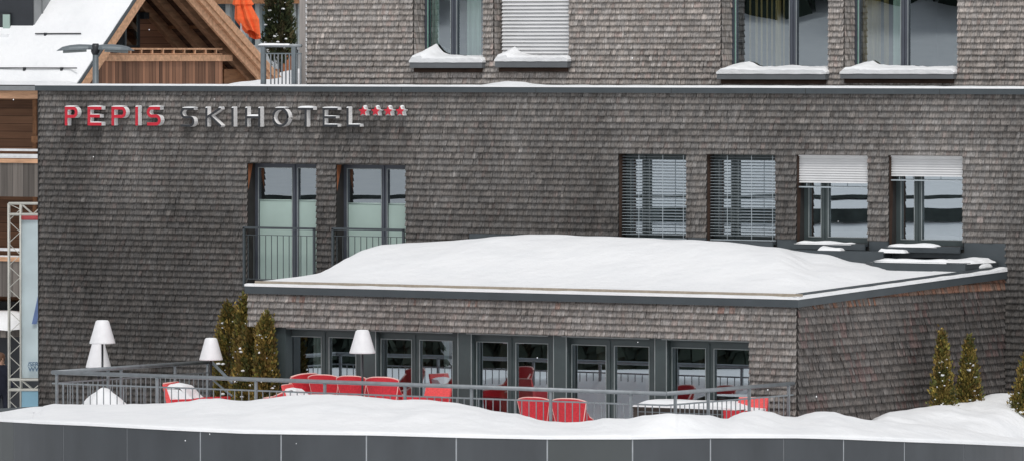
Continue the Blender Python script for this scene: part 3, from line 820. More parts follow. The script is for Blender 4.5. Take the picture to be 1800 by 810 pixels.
# ------------------------------------------------------------------ the sign
sign = thing('hotel_sign', 'sign of standing letters on the shingle wall, red then charcoal, with four red stars', 'sign', (PY(115,205,0).x, 0, PY(115,222,0).z))
def arc(cx, cy, rx, ry, a0, a1, n=8): return [(cx+rx*math.cos(R(lerp(a0,a1,k/n))), cy+ry*math.sin(R(lerp(a0,a1,k/n)))) for k in range(n+1)]
def glyph(ch, w, h, s):
    """centre lines in metres, s = stroke width"""
    q = s/2; L_, R_, B, T = q, w-q, q, h-q; m = h*.5
    if ch == 'P': return [[(L_,0),(L_,h)], [(L_,T)]+arc(R_-h*.2, T-h*.22, h*.2, h*.22, 90, -90)+[(L_, T-h*.44)]]
    if ch == 'E': return [[(L_,0),(L_,h)], [(L_,T),(w,T)], [(L_,m),(w*.88,m)], [(L_,B),(w,B)]]
    if ch == 'I': return [[(w/2,0),(w/2,h)]]
    if ch == 'S':
        r = (T-m)/2
        return [[(w-s*.3, T)] + arc(L_+r, T-r, r, r, 90, 270, 8)[0:] + arc(R_-r, B+r, r, r, 90, -90, 8) + [(s*.1, B)]]
    if ch == 'K': return [[(L_,0),(L_,h)], [(L_,m*.95),(w-s*.2,h-q*.3)], [(L_+w*.25,m*1.12),(w,q*.3)]]
    if ch == 'H': return [[(L_,0),(L_,h)], [(R_,0),(R_,h)], [(L_,m),(R_,m)]]
    if ch == 'O':
        r = (w-s)/2*.95
        return [arc(w-q-r, T-r, r, r, 0, 90, 6)+arc(q+r, T-r, r, r, 90, 180, 6)+arc(q+r, B+r, r, r, 180, 270, 6)+arc(w-q-r, B+r, r, r, 270, 360, 6)+[(w-q, T-r)]]
    if ch == 'T': return [[(w/2,0),(w/2,h)], [(0,T),(w,T)]]
    if ch == 'L': return [[(L_,0),(L_,h)], [(L_,B),(w,B)]]
def strokes(mb, polys, s, x0, z0, yf, yb, mi_face=0, mi_side=1):
    for k, pl in enumerate(polys):
        e = k*.0012
        lf, rt = [], []
        for i, p in enumerate(pl):
            p = Vector(p)
            d1 = (Vector(pl[i])-Vector(pl[i-1])) if i else None
            d2 = (Vector(pl[i+1])-Vector(pl[i])) if i < len(pl)-1 else None
            if d1 is not None and d1.length < 1e-6: d1 = None
            if d2 is not None and d2.length < 1e-6: d2 = None
            if d1 is None and d2 is None: continue
            if d1 is None: d1 = d2
            if d2 is None: d2 = d1
            d = (d1.normalized()+d2.normalized())
            d = d.normalized() if d.length > 1e-4 else d1.normalized()
            n = Vector((-d.y, d.x)); c = max(.5, n.dot(Vector((-d1.normalized().y, d1.normalized().x))))
            lf.append(p+n*s/2/c); rt.append(p-n*s/2/c)
        W_ = lambda q, y: (x0+q.x, y, z0+q.y)
        F_, B_ = yf-e, yb+e
        for i in range(len(lf)-1):
            mb.quad(W_(lf[i],F_), W_(lf[i+1],F_), W_(rt[i+1],F_), W_(rt[i],F_), mi_face)
            F2 = F_+.012
            for a, b in ((lf[i],lf[i+1]), (rt[i],rt[i+1])):
                mb.quad(W_(a,F_), W_(b,F_), W_(b,F2), W_(a,F2), mi_face)
                mb.quad(W_(a,F2), W_(b,F2), W_(b,B_), W_(a,B_), mi_side)
        for i in (0, -1):
            mb.quad(W_(lf[i],F_), W_(rt[i],F_), W_(rt[i],F_+.012), W_(lf[i],F_+.012), mi_face)
            mb.quad(W_(lf[i],F_+.012), W_(rt[i],F_+.012), W_(rt[i],B_), W_(lf[i],B_), mi_side)
YFc, YBk = -.185, -.045
def letter(ch, xa, xb, ya, yb, red):
    a, b = PY(xa, yb, YFc), PY(xb, ya, YFc)
    w, h = b.x-a.x, b.z-a.z; s = .062 if red else .044
    if ch == 'I': s = s*1.0
    gl = glyph(ch, w, h, s); mb = MB()
    strokes(mb, gl, s, a.x, a.z, YFc, YBk)
    o = mb.build('letter', [M['sign_red'] if red else M['sign_dark'], M['sign_side']], sign, label=('red letter ' if red else 'charcoal letter ')+ch)
    # snow resting on upward faces
    sn = MB()
    def cap(u0, u1, z, t):
        n = 8
        for i in range(n):
            p, q = lerp(u0,u1,i/n), lerp(u0,u1,(i+1)/n)
            hp = t*(math.sin(math.pi*min(1,max(0,(i+.15)/n)))**.35 if i else .4); hq = t*(math.sin(math.pi*min(1,(i+1.15)/n if i+1<n else .95))**.35)
            sn.hexa([(a.x+p,YFc-.004,a.z+z),(a.x+q,YFc-.004,a.z+z),(a.x+q,YBk,a.z+z),(a.x+p,YBk,a.z+z),
                     (a.x+p,YFc+.01,a.z+z+hp),(a.x+q,YFc+.01,a.z+z+hq),(a.x+q,YBk,a.z+z+hq*1.1),(a.x+p,YBk,a.z+z+hp*1.1)])
    t = .021
    if ch == 'P': cap(.0, w*.82, h, t)
    elif ch == 'E': cap(0, w, h, t); cap(s, w*.88, h*.5+s/2, t*.6); cap(s, w, s, t*.8)
    elif ch == 'S': cap(w*.15, w, h, t)
    elif ch == 'T': cap(0, w, h, t*1.8)
    elif ch == 'O': cap(w*.2, w*.8, h, t)
    elif ch == 'H': cap(0, s, h, t); cap(w-s, w, h, t); cap(s, w-s, h*.5+s/2, t*1.6)
    elif ch == 'L': cap(0, s, h, t); cap(s, w, s, t*.9)
    elif ch == 'K': cap(0, s, h, t); cap(w-s*1.3, w, h, t)
    elif ch == 'I': cap(w/2-s/2, w/2+s/2, h, t)
    if sn.v: sn.build('snow_cap', M['snow'], o)
for ch, a, b in (('P',114,136),('E',154,178),('P',196,221),('I',236,244),('S',258,282)): letter(ch, a, b, 188, 221, True)
for ch, a, b in (('S',317,341),('K',361,388),('I',405,412),('H',431,457),('O',478,507),('T',524,550),('E',567,593),('L',609,632)): letter(ch, a, b, 190, 223, False)
for i, px in enumerate((638, 660, 682, 703)):
    c = PY(px, 196, YFc); mb = MB(); r1, r2 = .104, .050
    pts = [(c.x+(r1 if k%2==0 else r2)*math.sin(k*math.pi/5)*1.08, c.z+(r1 if k%2==0 else r2)*math.cos(k*math.pi/5)) for k in range(10)]
    for k in range(10):
        p, q = pts[k], pts[(k+1)%10]
        mb.poly([(c.x,YFc-.01,c.z),(p[0],YFc,p[1]),(q[0],YFc,q[1])], 0)
        mb.quad((p[0],YFc,p[1]),(q[0],YFc,q[1]),(q[0],YBk,q[1]),(p[0],YBk,p[1]), 1)
    st = mb.build('star', [M['sign_red'], M['sign_side']], sign)
    sn = MB(); sn.lathe((c.x+.0, (YFc+YBk)/2+.01, c.z+.045), [(.06,.045),(.055,.055),(.03,.07),(.01,.075)], 10, .85, .7); sn.build('snow_cap', M['snow'], st, smooth=True)

# ------------------------------------------------------------------ roof terrace railing behind the parapet
rt = thing('roof_railing', 'short grey metal railing on the flat roof beside the upper storey corner', 'railing', tuple(PY(462,150,1.0)))
yr = 1.0
zt_, zb_ = PY(490, 81, yr).z, ZCAP-.1
xa, xb = PY(455, 81, yr).x, PY(530, 81, yr).x
MB().tube((xa,yr,zt_), (xb,yr,zt_), .035, 10).build('handrail', M['galv'], rt, True)
MB().box(xa+.05, xb, yr-.012, yr+.012, zt_-.17, zt_-.145).build('rail', M['galv_d'], rt)
for px, wd in ((463, .05), (517, .05)):
    x = PY(px, 110, yr).x; MB().box(x-wd, x+wd, yr-.03, yr+.03, zb_, zt_-.02).build('post', M['galv_d'], rt)
mb = MB(); px = 476
while px < 530:
    x = PY(px, 110, yr).x; mb.box(x-.011, x+.011, yr-.01, yr+.01, zb_, zt_-.16); px += 6.6
mb.build('baluster_panel', M['galv'], rt)
patch(xa, xa+.8, yr-.04, yr+.04, zt_+.03, .035, 3, n=20).build('snow_cap', M['snow'], rt, smooth=True)
# side return going back

# ------------------------------------------------------------------ chalet behind on the left
gA = PD(140, 150, 150.0)
XG = gA.x; ye, ze = gA.y, gA.z
gB = PX(240, 0, XG); gC = PX(365, 0, XG); gD = PX(480, 130, XG)
s1 = (gB.z-ze)/(gB.y-ye); s2 = (gD.z-gC.z)/(gD.y-gC.y)
ya2 = (gC.z - s2*gC.y - ze + s1*ye)/(s1-s2); za2 = ze + s1*(ya2-ye)
yfar = gD.y + (ze-gD.z)/s2
print('chalet XG %.1f ye %.1f ze %.2f apex y %.1f z %.2f far %.1f s1 %.2f s2 %.2f' % (XG, ye, ze, ya2, za2, yfar, s1, s2))
chalet = thing('chalet_building', 'timber chalet with steep snow-covered roof, open gable and wooden balconies at the left edge', 'building', (XG, ye, ze-8))
XC0 = XG-26
n1 = Vector((0,-s1,1)).normalized(); n2 = Vector((0,-s2,1)).normalized()
def slab(mb, x0, x1, y0, z0, y1, z1, n, t0_, t1_, mi=0):
    a, b = Vector((0,y0,z0)), Vector((0,y1,z1)); L0, L1 = n*t0_, n*t1_
    X0, X1 = Vector((x0,0,0)), Vector((x1,0,0))
    return mb.hexa([a+L0+X0, a+L0+X1, b+L0+X1, b+L0+X0, a+L1+X0, a+L1+X1, b+L1+X1, b+L1+X0], mi)
mb = MB(); slab(mb, XC0, XG-.02, ye, ze, ya2, za2, n1, -.20, .0); slab(mb, XC0, XG-.02, ya2, za2, yfar, ze, n2, -.12, .0)
rf = mb.build('roof', M['wood_dark'], chalet)
mb = MB(); slab(mb, XC0, XG+.02, ye, ze, ya2, za2, n1, .003, .06); slab(mb, XC0, XG+.02, ya2, za2, yfar, ze, n2, .003, .06)
mb.build('roof_edge', M['metal'], rf)
def chsnow(u, v):
    X = lerp(XC0, XG-.03, u); p = Vector((X, lerp(ye-.02, ya2, v), lerp(ze, za2, v)))
    return p + n1*(.065+.18*min(1, u and (1-u)*90)*min(1, v*14+.35)+.03*nz(X*.4, v*6, 1))
mb = MB(); mb.grid(chsnow, 100, 30)
mb.grid(lambda u, v: (chsnow(u,0)[0], chsnow(u,0)[1], lerp(ze+.0, chsnow(u,0)[2], v)), 100, 1)
mb.grid(lambda u, v: chsnow(1,u)-n1*(.2*(1-v)) if True else 0, 30, 1)
mb.build('snow_cap', M['snow'], rf, smooth=True)
# snow guard bars
for (py, pa, pb) in ((75.5, 62, 142), (136, -40, 135)):
    t = (150-py)/150.0*(gB.z-ze)/(za2-ze)
    c0 = Vector((0, lerp(ye, ya2, t), lerp(ze, za2, t))) + n1*.28
    a = PY(pa, py, c0.y).x; b = PY(pb, py, c0.y).x
    g = MB(); g.tube((a,c0.y,c0.z), (b,c0.y,c0.z), .016, 6)
    k = a+.3
    while k < b: g.box(k-.03, k+.03, c0.y-.02, c0.y+.03, c0.z-.06, c0.z+.02); k += 1.1
    g.build('snow_guard', M['pole'], rf)
# barge boards
def barge(y0, z0, y1, z1, n, x0, x1, d0, d1, name='barge_board', mat='wood_raw'):
    return slab(MB(), x0, x1, y0, z0, y1, z1, n, d0, d1).build(name, M[mat], chalet)
barge(ye-.05, ze-.04, ya2, za2, n1, XG-.05, XG+.03, -.21, -.003)
barge(ya2, za2, yfar+.3, ze+s2*.3, n2, XG-.02, XG+.06, -.24, -.003)
barge(ya2, za2, yfar+.3, ze+s2*.3, n2, XG-.10, XG-.03, -.42, -.15)
barge(ya2, za2, yfar+.3, ze+s2*.3, n2, XG+.065, XG+.10, -.12, .05)
# rafters under the far slope
for k, dx in enumerate((.50, 1.15, 1.78)):
    slab(MB(), XG-dx-.09, XG-dx+.09, ya2, za2, yfar+.1, ze+s2*.1, n2, -.34, -.125).build('rafter', M['wood_beam2'], chalet)
XW = XG-1.85
# gable wall
def gz(y): return ze+s1*(y-ye) if y < ya2 else za2+s2*(y-ya2)
mb = MB(); yy0, yy1 = ye+.9, yfar-.6
mb.poly([(XW,yy0,ze-9),(XW,yy1,ze-9),(XW,yy1,gz(yy1)-.3),(XW,ya2,za2-.35),(XW,yy0,gz(yy0)-.3)])
mb.build('gable_wall', M['wood_gable'], chalet)
# dark glazing
a, b = PX(206, 40, XW+.03), PX(245, 40, XW+.03)
za, zb3 = PX(225, 84, XW+.03).z, PX(225, -60, XW+.03).z
gw = MB().box(XW+.004, XW+.05, a.y, b.y, za, zb3).build('gable_window', M['dormer'], chalet)
MB().box(XW+.052, XW+.06, a.y+.2, b.y-.12, za+.05, zb3-.1).build('pane', M['glass'], gw)
MB().box(XW+.06, XW+.10, lerp(a.y,b.y,.25), lerp(a.y,b.y,.32), za, zb3).build('frame', M['galv_d'], gw)
p = PX(249, 28, XW+.02); MB().box(XW+.01, XW+.16, p.y-.08, p.y+.12, p.z-.08, p.z+.08).build('wall_lamp', M['dormer'], chalet)
# purlin under the rafters
p = PX(396, 40, XG-.1)
mb = MB(); mb.box(XW, XG-.12, p.y-.14, p.y+.14, p.z-.15, p.z+.17); mb.tube((XG-.12,p.y,p.z+.01),(XG-.02,p.y,p.z+.01), .15, 12)
mb.build('purlin', M['wood_beam'], chalet)
# gable balcony
XB = XG-.30
yb0, yb1 = PX(150, 100, XB).y, PX(403, 100, XB).y
zc1, zc0 = PX(300, 97, XB).z, PX(300, 108, XB).z
bal = MB().box(XB-.06, XB+.10, yb0, yb1, zc0, zc1).build('balcony', M['wood_raw'], chalet, label='gable balcony with pale capping board')
MB().box(XB-.02, XB+.05, yb0, PX(388,120,XB).y, ze-1.2, zc0-.003).build('balcony_boards', M['wood_vert'], bal)
mb = MB(); zr1, zr0 = PX(300, 85, XB).z, PX(300, 95, XB).z
yr1 = PX(388, 90, XB).y
mb.box(XB-.02, XB+.05, yb0+.3, yr1, zr1-.04, zr1); mb.box(XB-.02, XB+.05, yb0+.3, yr1, zr0-.02, zr0+.01)
k = yb0+.4
while k < yr1: mb.box(XB-.015, XB+.045, k, k+.05, zr0, zr1-.03); k += .42
mb.build('balcony_rail', M['wood_raw'], bal)
MB().box(XB-1.6, XB+.04, yb0, yb1-.1, ze-1.35, ze-1.2).build('balcony_floor', M['wood_beam'], bal)
p0, p1 = PX(388, 122, XG-.6), PX(486, 148, XG-.6)
MB().box(XG-.7, XG-.5, p0.y, p1.y, p1.z-.8, p0.z).build('tie_beam', M['wood_beam'], chalet)
# dormer with zinc cheeks
td = (150-72)/150.0*(gB.z-ze)/(za2-ze); yd, zd = lerp(ye, ya2, td)+.02, lerp(ze, za2, td)
xd = PY(58, 50, yd).x
dm = MB().box(XC0+1, xd, yd, yd+4.5, zd-.35, zd+3.4).build('dormer', M['dormer'], chalet)
mb = MB(); mb.box(xd+.002, xd+.03, yd+.02, yd+4.5, zd-.3, zd+3.4)
k = yd+.3
while k < yd+4.4: mb.box(xd+.03, xd+.055, k, k+.02, zd-.2, zd+3.4); k += .38
mb.build('dormer_cheek', M['zinc'], dm)
mb = MB(); a0 = Vector((0, yd, zd)) ; 
slab(mb, xd+.03, xd+.20, yd-.05, zd-.0, ya2, za2, n1, .06, .13); mb.build('dormer_flashing', M['zinc'], dm)
a = PY(-25, 24, yd-.03); b = PY(18, 58, yd-.03)
wd = MB().box(a.x, b.x, yd-.05, yd-.004, b.z, a.z).build('window', M['pole'], dm)
a2_ = PY(6, 26, yd-.05); b2_ = PY(18, 56, yd-.05)
MB().box(a2_.x, b2_.x, yd-.075, yd-.052, b2_.z, a2_.z).build('pane', M['screen'], wd)
a = PY(-25, 61, yd-.1); b = PY(23, 68, yd-.1); MB().box(a.x, b.x, yd-.30, yd-.004, b.z, a.z).build('sill', M['snow'], wd)
# front eave trim and facade
mb = MB(); mb.box(XC0, XG-.1, ye-.10, ye+.02, ze-.13, ze-.02); mb.build('gutter', M['zinc'], chalet)
mb = MB(); mb.box(XC0, XG-.1, ye+.03, ye+.10, ze-.32, ze-.135); mb.build('eave_board', M['wood_raw'], chalet)
YFc2 = ye+1.1
mb = MB(); mb.box(XC0, XW, YFc2, YFc2+.2, ze-10, ze+.4); mb.build('facade', M['wood_fac'], chalet)
mb = MB(); xx = PY(63, 210, YFc2-.05).x; mb.box(xx-.06, xx+.06, YFc2-.10, YFc2-.003, ze-6, ze+.2); mb.build('corner_post', M['wood_beam'], chalet)
YBc = YFc2-1.25
for i, (r0, r1, r2, r3, b0, b1) in enumerate(((262, 266, 271, 276, 287, 346), (436, 441, 449, 454, 459, 521))):
    g = lambda py: PY(35, py, YBc).z
    bo = MB().box(XC0, XG+.6, YBc-.04, YBc+.03, g(b1), g(b0)).build('front_balcony', M['wood_old'], chalet, label=('upper' if i == 0 else 'lower')+' front balcony in old grey boards')
    mb = MB(); mb.box(XC0, XG+.6, YBc-.03, YBc+.05, g(r1), g(r0)); mb.box(XC0, XG+.6, YBc-.05, YBc+.05, g(r3), g(r2)); mb.box(XC0, XG+.6, YBc-.06, YBc+.06, g(r3)-.03, g(r3)-.003)
    mb.build('white_rail', M['white_p'], bo)
    mb = MB(); mb.box(XC0, XG+.6, YBc-.07, YBc+.06, g(b0)+.003, g(b0)+.10); mb.build('capping', M['wood_raw'], bo)
    mb = MB(); mb.box(XC0, XG+.6, YBc+.035, YFc2-.005, g(b1)+.05, g(b1)+.2); mb.build('balcony_floor', M['wood_beam'], bo)
# dark opening under the lower balcony
g = lambda py: PY(35, py, YFc2-.3).z
MB().box(XC0, XG-1, YFc2-.3, YFc2-.01, ze-11, g(530)).build('ground_floor_front', M['dormer'], chalet)
# rounded snow-covered porch canopy
c = PY(0, 580, YFc2-1.5)
cn = MB(); cn.grid(lambda u, v: (c.x-3.0+3.6*u, c.y+1.4-1.9*v, c.z+.02+.42*math.sin(math.pi*min(1, .06+.94*v))**.5*(1 if u < .86 else math.sqrt(max(0, 1-((u-.86)/.14)**2)))+.04*nz(u*5,v*3)), 40, 14)
cy_ = MB().box(c.x-3.0, c.x+.55, c.y-.45, c.y+1.4, c.z-.14, c.z+.03).build('porch_canopy', M['wood_old'], chalet)
cn.build('snow_cap', M['snow'], cy_, smooth=True)

# ------------------------------------------------------------------ street lamp
lp = PD(168, 86, 140.0)
sl_ = thing('street_lamp', 'grey street lamp with two flat heads standing behind the roof parapet', 'street lamp', (lp.x, lp.y, lp.z-7.8))
MB().tube((lp.x,lp.y,lp.z-7.8), (lp.x,lp.y,lp.z+.02), .085, 12, .065).build('pole', M['galv_d'], sl_, True)
MB().lathe((lp.x,lp.y,lp.z-.07), [(.07,-.06),(.10,0),(.10,.12),(.06,.18)], 12).build('bracket', M['pole'], sl_, True)
for sgn in (-1, 1):
    d = (RIGHT*sgn); d.z = 0; nn = FH
    prof = [(.06,.08,.10),(.15,.15,.11),(.35,.18,.12),(.56,.18,.11),(.72,.14,.08),(.84,.03,.01)]
    hd = MB(); n = 10
    def hp(i, k):
        l, wd_, hh = prof[i]; t = math.pi*k/n
        return lp + d*l + nn*(wd_*math.cos(t)) + Vector((0,0,-.02 + hh*math.sin(t) - (.03*(l/.82)**2)))
    for i in range(len(prof)-1):
        for k in range(n): hd.quad(hp(i,k), hp(i+1,k), hp(i+1,k+1), hp(i,k+1))
        hd.quad(hp(i,0), hp(i+1,0), hp(i+1,n), hp(i,n))
    h_ = hd.build('lamp_head', M['galv_d'], sl_, True)
    gl_ = MB(); gl_.hexa([lp+d*.2-nn*.1+Vector((0,0,-.07)), lp+d*.2+nn*.1+Vector((0,0,-.07)), lp+d*.7+nn*.08+Vector((0,0,-.10)), lp+d*.7-nn*.08+Vector((0,0,-.10)),
              lp+d*.2-nn*.1+Vector((0,0,-.02)), lp+d*.2+nn*.1+Vector((0,0,-.02)), lp+d*.7+nn*.08+Vector((0,0,-.03)), lp+d*.7-nn*.08+Vector((0,0,-.03))])
    gl_.build('lens', M['seal'], h_)

# ------------------------------------------------------------------ foliage
def thuja(name, label, base, h, r, n, seed, cols, group=None, specks=30, lean=0, pinch=.9, leaf=.055, flat=.25):
    rnd = random.Random(seed); base = Vector(base)
    t = thing(name, label, 'shrub', tuple(base), group)
    MB().tube(base, base+Vector((lean*.6,0,h*.8)), .05, 8, .015).build('trunk', M['bark'], t)
    mb = MB()
    spires = [(0, 0, 1.0, 1.0)]
    def rad(f): return r*(min(1, (f+.04)/.16)**.6)*(max(0, 1-f)**pinch*(1-flat)+flat*min(1,(1-f)*6))
    clumps = []
    for i in range(int(n/22)):
        f = rnd.random()**1.15; a = rnd.random()*6.283; rr = rad(f)*rnd.uniform(.45, 1.03)*(1+.18*nz(a*1.3, f*7, seed))
        clumps.append((f, a, rr, math.exp(rnd.gauss(0, .32)), rnd.random()))
    for (f, a, rr, k, hu) in clumps:
        cx, cy, cz = math.cos(a)*rr + lean*f, math.sin(a)*rr, f*h
        cl = cols[int(hu*len(cols)) % len(cols)]
        for j in range(22):
            o = Vector((rnd.gauss(0,.035), rnd.gauss(0,.035), rnd.gauss(0,.075)))
            p = base + Vector((cx, cy, cz)) + o
            sz = leaf*rnd.uniform(.5, 1.2)
            out = Vector((math.cos(a), math.sin(a), rnd.uniform(.8, 2.2))).normalized()
            sd = Vector((rnd.gauss(0,1), rnd.gauss(0,1), rnd.gauss(0,.4))).normalized()
            q = out.cross(sd).normalized()*sz*.35
            kk = k*rnd.uniform(.6, 1.4)
            c3 = tuple(x*kk for x in cl)
            mb.quad(p-q, p+q, p+q*.5+out*sz, p-q*.5+out*sz, 0, c3)
    mb.build('crown', M['leaf'], t)
    sn = MB()
    for i in range(specks):
        f = rnd.random()**1.2*.9; a = -math.pi/2 + .6 + rnd.uniform(-1.5, 1.5); rr = rad(f)*1.0
        p = base + Vector((math.cos(a)*rr+lean*f, math.sin(a)*rr, f*h)); s = rnd.choice((.012,.016,.022,.04))
        sn.lathe(p, [(s*.6,-s*.35),(s*1.1,0),(s*.8,s*.5),(s*.1,s*.7)], 6, rnd.uniform(.8,1.6), 1)
    if specks: sn.build('snow_specks', M['snow'], t, smooth=True)['kind'] = 'stuff'
    return t
olive = [(.19,.145,.036),(.125,.120,.030),(.24,.17,.045),(.085,.090,.028),(.15,.10,.03)]
green = [(.05,.062,.026),(.035,.048,.022),(.065,.070,.030),(.075,.062,.03)]
g1 = 'thujas beside the annexe'
def tb(px, ytop, ybase, Y, r):
    b = PY(px, ybase, Y); t = PY(px, ytop, Y); return b, t.z-b.z
for i, (px, yt, Y, r, lab) in enumerate(((402, 541, YA+1.3, .33, 'olive-brown thuja shrub left of its group, behind the small lampshade'),
                             (430, 528, YA+.75, .30, 'tall thin olive-brown thuja just left of the annexe corner'),
                             (446, 566, YA+.3, .40, 'bushy olive-brown thuja beneath the annexe roof overhang'),
                             (467, 562, YA-.2, .24, 'narrow olive-brown thuja pressed against the blue-grey corner post'))):
    b, h = tb(px, yt, 745, Y, r); b.z = min(b.z, FLOOR+.05); h = PY(px, yt, Y).z-b.z
    thuja('thuja_shrub', lab, b, h, r, 9000, 50+i, olive, g1, 26, pinch=(.42, .55, .35, .3)[i], flat=.15)
g2 = 'thujas along the annexe side wall'
rt_th = []
for i, (px, yt, yb, r, lab) in enumerate(((1656, 590, 720, .28, 'slim pointed thuja against the side wall, left of the two close together'),
                             (1703, 604, 716, .34, 'pointed thuja with snow clumps against the side wall, right of the two close together'),
                             (1806, 632, 716, .42, 'thuja cut by the right edge of the picture'))):
    X = XR+.75
    if i == 2: b = PY(px, yb, -2.6)
    else: b = PX(px, yb, X)
    b0 = b.copy(); h = zat(b.x, b.y, yt) - b.z
    thuja('thuja_shrub', lab, b - Vector((0,0,.25)), h+.25, r, 8000, 70+i, olive, g2, 34, pinch=1.15, flat=.04)
# ------------------------------------------------------------------ terrace, wall, snow bank
YFR = YA-4.2
A0 = PY(92, 655, YFR); K0 = PY(1172, 690, YFR)
YFR_ = YFR
ZRL = (A0.z+K0.z)/2
XFL, XFR = A0.x, K0.x
print('rail z rel %.2f %.2f  X %.2f %.2f' % (A0.z-CZ, K0.z-CZ, XFL, XFR), 'left back', proj(Vector((XFL, YFR+5.4, ZRL))), 'right back', proj(Vector((XFR, YA, ZRL))))

ter = MB(); ter.box(XFL-.3, XR+.0, YFR-.35, -.02, FLOOR-.35, FLOOR)
tag(ter.build('terrace', M['render_w']), None, None, None, 'structure')

# front panel wall: curved drum
DC = 109.6; RC = 10.4
pc = PD(880, 769, DC); CC = Vector((pc.x, pc.y, 0)) + FH*RC
ytop_pts = [(-60,737),(0,740),(75,744),(150,747),(300,755),(430,761),(560,763),(650,764),(730,766),(820,768.5),(960,771),(1110,771),(1250,769),(1400,769),(1480,771),(1590,775.5),(1700,779.5),(1800,784),(1900,788)]
def drum(th, r=RC): return CC + RIGHT*(r*math.sin(th)) - FH*(r*math.cos(th))
def px_of(p): return proj(Vector((p.x, p.y, rel(-6.5))))[0]
def th_of(px):
    lo, hi = R(-80), R(80)
    for _ in range(40):
        m_ = (lo+hi)/2
        if px_of(drum(m_)) < px: lo = m_
        else: hi = m_
    return (lo+hi)/2
def ztop(th):
    p = drum(th); return zat(p.x, p.y, curve_lin(ytop_pts, px_of(p)))
def curve_lin(pts, x):
    if x <= pts[0][0]: return pts[0][1]
    for (a, ya), (b, yb) in zip(pts, pts[1:]):
        if x <= b: return ya + (yb-ya)*(x-a)/(b-a)
    return pts[-1][1]
pw = thing('panel_wall', 'curved parapet wall of dark grey panels with pale joints across the foreground', 'wall', tuple(pc - Vector((0,0,2))))
joints = [-75, 24, 111, 223, 352, 494, 644, 802, 962, 1112, 1249, 1378, 1483, 1590, 1695, 1797, 1890]
bright = {352, 494, 644, 802, 962, 1112, 1249, 1483, 1590}
for a, b in zip(joints, joints[1:]):
    ta, tb_ = th_of(a), th_of(b); n = 6; e = .012/RC
    mb = MB()
    for i in range(n):
        t0_, t1_ = lerp(ta+e, tb_-e, i/n), lerp(ta+e, tb_-e, (i+1)/n)
        q0, q1, r0, r1 = drum(t0_), drum(t1_), drum(t0_, RC-.06), drum(t1_, RC-.06)
        z0_, z1_ = ztop(t0_), ztop(t1_)
        Z = lambda p, z: Vector((p.x, p.y, z))
        mb.hexa([Z(q0,z0_-1.9), Z(q1,z1_-1.9), Z(r1,z1_-1.9), Z(r0,z0_-1.9), Z(q0,z0_), Z(q1,z1_), Z(r1,z1_), Z(r0,z0_)])
    mb.build('panel', M['panel_l'] if b <= 24 or a == 962 else M['panel'], pw)
    j = MB(); t = tb_; zt = ztop(t); w_ = (.018 if b in bright else .010)/RC
    p0, p1 = drum(t-w_, RC-.004), drum(t+w_, RC-.004); p2, p3 = drum(t+w_, RC-.05), drum(t-w_, RC-.05)
    zt -= .012
    j.hexa([Z(p0,zt-1.85), Z(p1,zt-1.85), Z(p2,zt-1.85), Z(p3,zt-1.85), Z(p0,zt), Z(p1,zt), Z(p2,zt), Z(p3,zt)])
    j.build('joint_strip', M['joint'] if b in bright else M['metal_l'], pw)
mb = MB(); n = 80; ta, tb_ = th_of(-70), th_of(1880)
for i in range(n):
    t0_, t1_ = lerp(ta, tb_, i/n), lerp(ta, tb_, (i+1)/n)
    q0, q1, r0, r1 = drum(t0_, RC-.065), drum(t1_, RC-.065), drum(t0_, RC-.3), drum(t1_, RC-.3)
    z0_, z1_ = ztop(t0_)-.012, ztop(t1_)-.012
    mb.hexa([Z(q0,z0_-4), Z(q1,z1_-4), Z(r1,z1_-4), Z(r0,z0_-4), Z(q0,z0_), Z(q1,z1_), Z(r1,z1_), Z(r0,z0_)])
mb.build('wall_core', M['backing'], pw)

# snow bank between the wall and the railing
crest = [(20,738),(45,733),(62,722),(78,712),(95,709),(140,710),(200,710),(240,709),(285,708),(330,704),(355,700),(380,699),(405,702),(430,704),(470,699),(500,695),(540,692.5),(575,692),(620,694),(660,698),(700,702),(725,701),(750,701.5),(775,705),(800,707),(830,713),(870,722),(905,726),(925,731),(945,737),(965,740),(1010,741.5),(1040,738),(1060,734),(1100,735),(1135,729),(1175,725.5),(1205,727),(1245,729),(1270,734),(1282,735),(1295,728),(1310,723),(1335,720),(1355,723),(1380,731),(1400,732),(1420,726),(1435,722.5),(1465,723),(1490,730),(1530,738),(1600,743),(1700,750),(1860,760)]
dRail = lambda px: depth(PY(px, 690, YFR-.25))
def crest_depth(px):
    if px < 60: return lerp(depth(drum(th_of(px)))+1.0, dRail(92), sst(20, 90, px))
    if px <= 1190: return dRail(max(px, 60))
    if px <= 1400: return depth(PX(px, 700, XFR+.30))
    return lerp(depth(PX(1400, 700, XFR+.30)), depth(drum(th_of(px)))+2.2, sst(1400, 1560, px))
